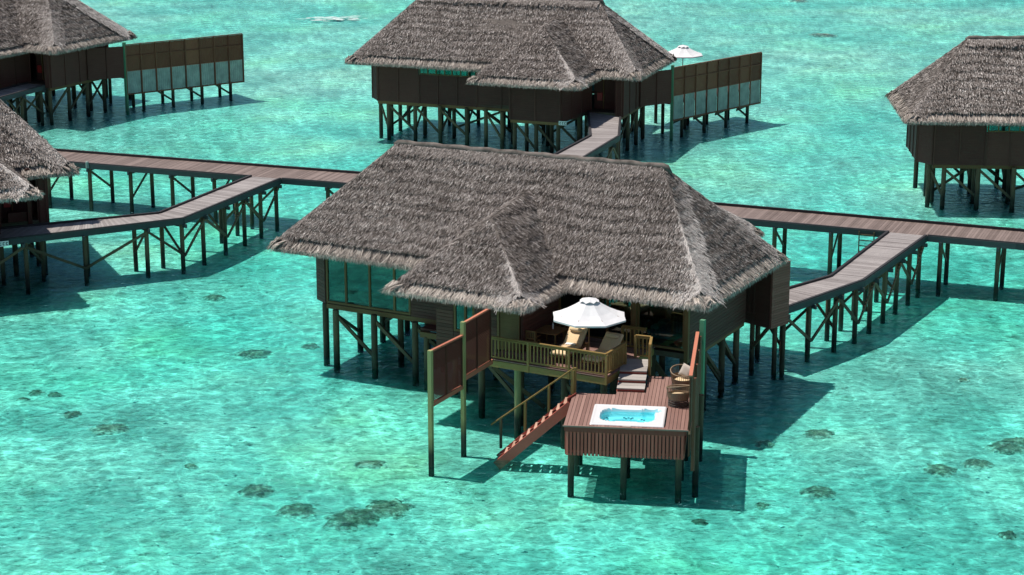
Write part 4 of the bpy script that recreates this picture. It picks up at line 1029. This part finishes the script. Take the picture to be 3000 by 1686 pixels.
# hot tub sunk into the deck
ht = empty('hot_tub', FT.w(0, 0, ZD), FT.th); tag(ht, 'white rectangular hot tub filled with cyan water, sunk into the wooden deck', 'hot tub')
x0, x1, y0, y1 = TUB
NX, NY = 72, 60
def basin(x, y):
    """signed depth: 0 on the rim, down inside the moulded basin"""
    # rounded basin outline with a headrest bay at the far right
    u = (x - 2.42) / 1.10; v = (y - 1.36) / .80
    d = 1 - (abs(u) ** 4.2 + abs(v) ** 4.2) ** (1 / 4.2)
    u2 = (x - 3.30) / .48; v2 = (y - 2.02) / .22
    d2 = 1 - (abs(u2) ** 2.5 + abs(v2) ** 2.5) ** (1 / 2.5)
    d = max(d * .9, d2 * .24)
    return d
vs_ = []
for j in range(NY + 1):
    for i in range(NX + 1):
        x = x0 + (x1 - x0) * i / NX; y = y0 + (y1 - y0) * j / NY; d = basin(x, y)
        eg = min(x - x0, x1 - x, y - y0, y1 - y)
        z = .055 - .05 * max(0, 1 - eg / .045) ** 2 - (.018 if eg > .12 and d < 0 else 0)
        if d > 0:
            sm = lambda e0, e1, q: (lambda s: s * s * (3 - 2 * s))(min(1, max(0, (q - e0) / (e1 - e0))))
            seat = .36 * sm(0, .10, d); well = .34 * sm(.30, .46, d + .10 * math.sin(x * 3.1) + (.12 if y < 1.0 and x < 2.9 else 0) * -1)
            lounge = -.14 * math.exp(-((x - 2.25) / .55) ** 2 - ((y - .85) / .16) ** 2) * sm(.1, .2, d)
            z -= seat + well + lounge
        vs_.append((x, y, z))
nx_ = NX + 1
rimF, basF = [], []
for j in range(NY):
    for i in range(NX):
        cx = x0 + (x1 - x0) * (i + .5) / NX; cy = y0 + (y1 - y0) * (j + .5) / NY
        (basF if basin(cx, cy) > .012 else rimF).append((j * nx_ + i, j * nx_ + i + 1, (j + 1) * nx_ + i + 1, (j + 1) * nx_ + i))
m = MB(); m.v = list(vs_); m.f = rimF; b = len(m.v)
ring_ = [(x0, y0), (x1, y0), (x1, y1), (x0, y1)]
for k in range(4):
    p, q = ring_[k], ring_[(k + 1) % 4]; m.add([(p[0], p[1], .006), (q[0], q[1], .006), (q[0], q[1], -.08), (p[0], p[1], -.08)], [(0, 1, 2, 3)])
m.build('rim', 'tub_shell', ht, smooth=True)
m = MB(); m.v = list(vs_); m.f = basF; m.build('basin', 'tub_basin', ht, smooth=True)
m = MB(); k = 48; ov = []
for i in range(k):
    a = 2 * math.pi * i / k; ca_, sa_ = math.cos(a), math.sin(a); q = (abs(ca_) ** 4.2 + abs(sa_) ** 4.2) ** (-1 / 4.2)
    ov.append((2.42 + 1.10 * .985 * q * ca_, 1.36 + .80 * .985 * q * sa_, -.085))
m.add(ov, [tuple(range(k))])
ov = [(3.30 + .44 * math.cos(2 * math.pi * i / 20), 2.02 + .19 * math.sin(2 * math.pi * i / 20), -.089) for i in range(20)]
m.add(ov, [tuple(range(20))]); m.build('tub_water', 'tub_water', ht)
for (x, y, z) in [(2.25, 1.86, -.29), (2.42, 1.86, -.29), (2.58, 1.86, -.29), (2.33, 1.76, -.29), (2.52, 1.76, -.29), (1.56, 1.78, -.28), (1.60, 1.62, -.28), (1.50, 1.25, -.28), (1.54, 1.0, -.28), (1.52, 1.42, -.28), (2.95, 1.68, -.28), (3.05, 1.64, -.28), (2.2, .80, -.18), (2.55, .80, -.18), (3.25, 1.3, -.28), (1.7, .72, -.28)]:
    j = MB().tube([(x, y, z + .03), (x, y, z + .05)], .048, 10).build('jet', 'jet_blue', ht)
MB().box((2.30, .02, -.002), (2.62, .13, .03)).build('control_panel', 'grey_cloth', ht)

# ------------------------------------------------------------------ coral heads, foam
CORAL = [(-19.4, 85.7, 0.76), (-17.4, 83.7, 1.34), (-22.1, 87.8, 0.47), (-21.7, 88.8, 0.63), (-13.5, 91.9, 0.97), (-15.7, 89.0, 1.1), (-13.2, 79.2, 0.57), (-14.1, 85.2, 0.45), (-8.3, 74.5, 1.34), (-6.1, 73.7, 1.87), (-4.8, 74.6, 1.62), (-5.8, 79.3, 1.06), (-12.6, 68.6, 0.38), (-10.2, 76.5, 1.1), (-16.6, 69.6, 0.25), (10.7, 81.9, 0.82), (13.2, 83.0, 1.04), (11.9, 82.5, 0.83), (14.1, 81.3, 0.55), (14.8, 79.8, 0.4), (16.5, 81.0, 0.54), (17.5, 78.8, 1.06), (19.2, 79.4, 0.93), (20.8, 81.3, 1.36), (21.4, 82.1, 1.24), (9.8, 75.0, 0.63), (9.0, 77.7, 0.65), (12.2, 76.4, 1.16), (7.2, 73.4, 0.56), (13.2, 74.8, 0.51), (18.7, 71.9, 0.61), (18.3, 84.3, 0.7), (20.9, 90.2, 0.45), (17.8, 94.6, 0.7), (15.3, 78.8, 0.33), (7.1, 72.3, 0.25), (30.1, 197.9, 2.33), (31.2, 223.0, 1.75), (37.6, 222.3, 1.09), (-12.5, 94.8, 1.35), (-9.9, 96.1, 0.78), (-15.8, 104.7, 1.05), (-20.8, 88.6, 0.54)]
cm = []
for v in range(5):
    m = MB(); n1, n2 = 22, 10; vs_ = [(0, 0, 1.0)]
    for j in range(1, n2 + 1):
        for i in range(n1):
            a = 2 * math.pi * i / n1; t_ = j / n2; rr = t_
            k = 1 + .45 * noise.noise((math.cos(a) * 1.6 * (.4 + t_), math.sin(a) * 1.6 * (.4 + t_), v * 7.3)) + .25 * noise.noise((math.cos(a) * 4, math.sin(a) * 4, v * 3.1 + t_ * 2))
            z = max(-.3, (1 - t_ ** 2.2)) * (1 + .5 * noise.noise((rr * math.cos(a) * 3, rr * math.sin(a) * 3, v))) - (.35 if j == n2 else 0)
            vs_.append((rr * k * math.cos(a), rr * k * math.sin(a), z))
    fs = [(0, 1 + i, 1 + (i + 1) % n1) for i in range(n1)] + [(1 + (j - 1) * n1 + i, 1 + j * n1 + i, 1 + j * n1 + (i + 1) % n1, 1 + (j - 1) * n1 + (i + 1) % n1) for j in range(1, n2) for i in range(n1)]
    me = bpy.data.meshes.new('coral_head'); me.from_pydata(vs_, [], fs); me.materials.append(MATS['coral'])
    for p in me.polygons: p.use_smooth = True
    cm.append(me)
for i, (x, y, w) in enumerate(CORAL):
    if w < .42 or i in (4, 5, 7, 12, 17, 18, 20, 26, 29, 31, 33, 38): continue
    o = link('coral_head', cm[i % 5]); z = seabed_z(x, y); s_ = w / 2
    o.location = (x, y, z - .03); o.rotation_euler.z = random.uniform(0, 6.28); o.scale = (s_ * 1.45, s_ * random.uniform(1.0, 1.6), min(.22, .10 + s_ * .10))
    lb = {0: 'round dark coral head alone on open sand, smaller of a close pair', 1: 'oval dark coral head alone on open sand, larger of a close pair',
          9: 'broadest ragged dark coral patch, touching two smaller patches', 10: 'ragged olive coral patch touching the side of the broadest patch', 8: 'ragged coral patch a short way off the broadest patch',
          15: 'brown coral head at the edge of the hot tub villa shadow', 36: 'flat coral patch on the open lagoon far behind the villas', 23: 'large olive coral mound, overlapping another mound', 24: 'large olive coral mound behind the one it overlaps',
          39: 'wide faint coral patch beside the shadow of the bent walkway'}.get(i, 'dark brown coral head lying on the shallow sandy seabed')
    tag(o, lb, 'coral', 'coral heads on the seabed')

# breaking foam on a far shoal
def foam(cx, cy, L, label):
    m = MB()
    for k in range(60):
        x = cx + random.gauss(0, L * .30); y = cy + random.gauss(0, .9); l = random.uniform(.15, .7); w = random.uniform(.05, .22); n = 9
        pts = []
        for i in range(n):
            a = 2 * math.pi * i / n; r_ = 1 + .35 * noise.noise((math.cos(a) * 2, math.sin(a) * 2, k * 3.7)); pts.append((x + l * r_ * math.cos(a), y + w * r_ * math.sin(a)))
        m.prism(pts, .004 + k * .0011, .012 + k * .0011)
    o = m.build('foam', 'foam_white'); o['kind'] = 'stuff'; o['label'] = label; o['category'] = 'foam'
foam(-18.2, 208.0, 4.2, 'thin white streak of foam on the open lagoon far behind')
lm = on(NEAR, -26.2)
lamp = MB().tube([(lm[0], lm[1] - .1, 2.55), (lm[0], lm[1] - .1, 2.92), (lm[0], lm[1] - .1, 2.97)], [.10, .10, .06], 12).build('lamp_post_cap', 'white_panel', bw)
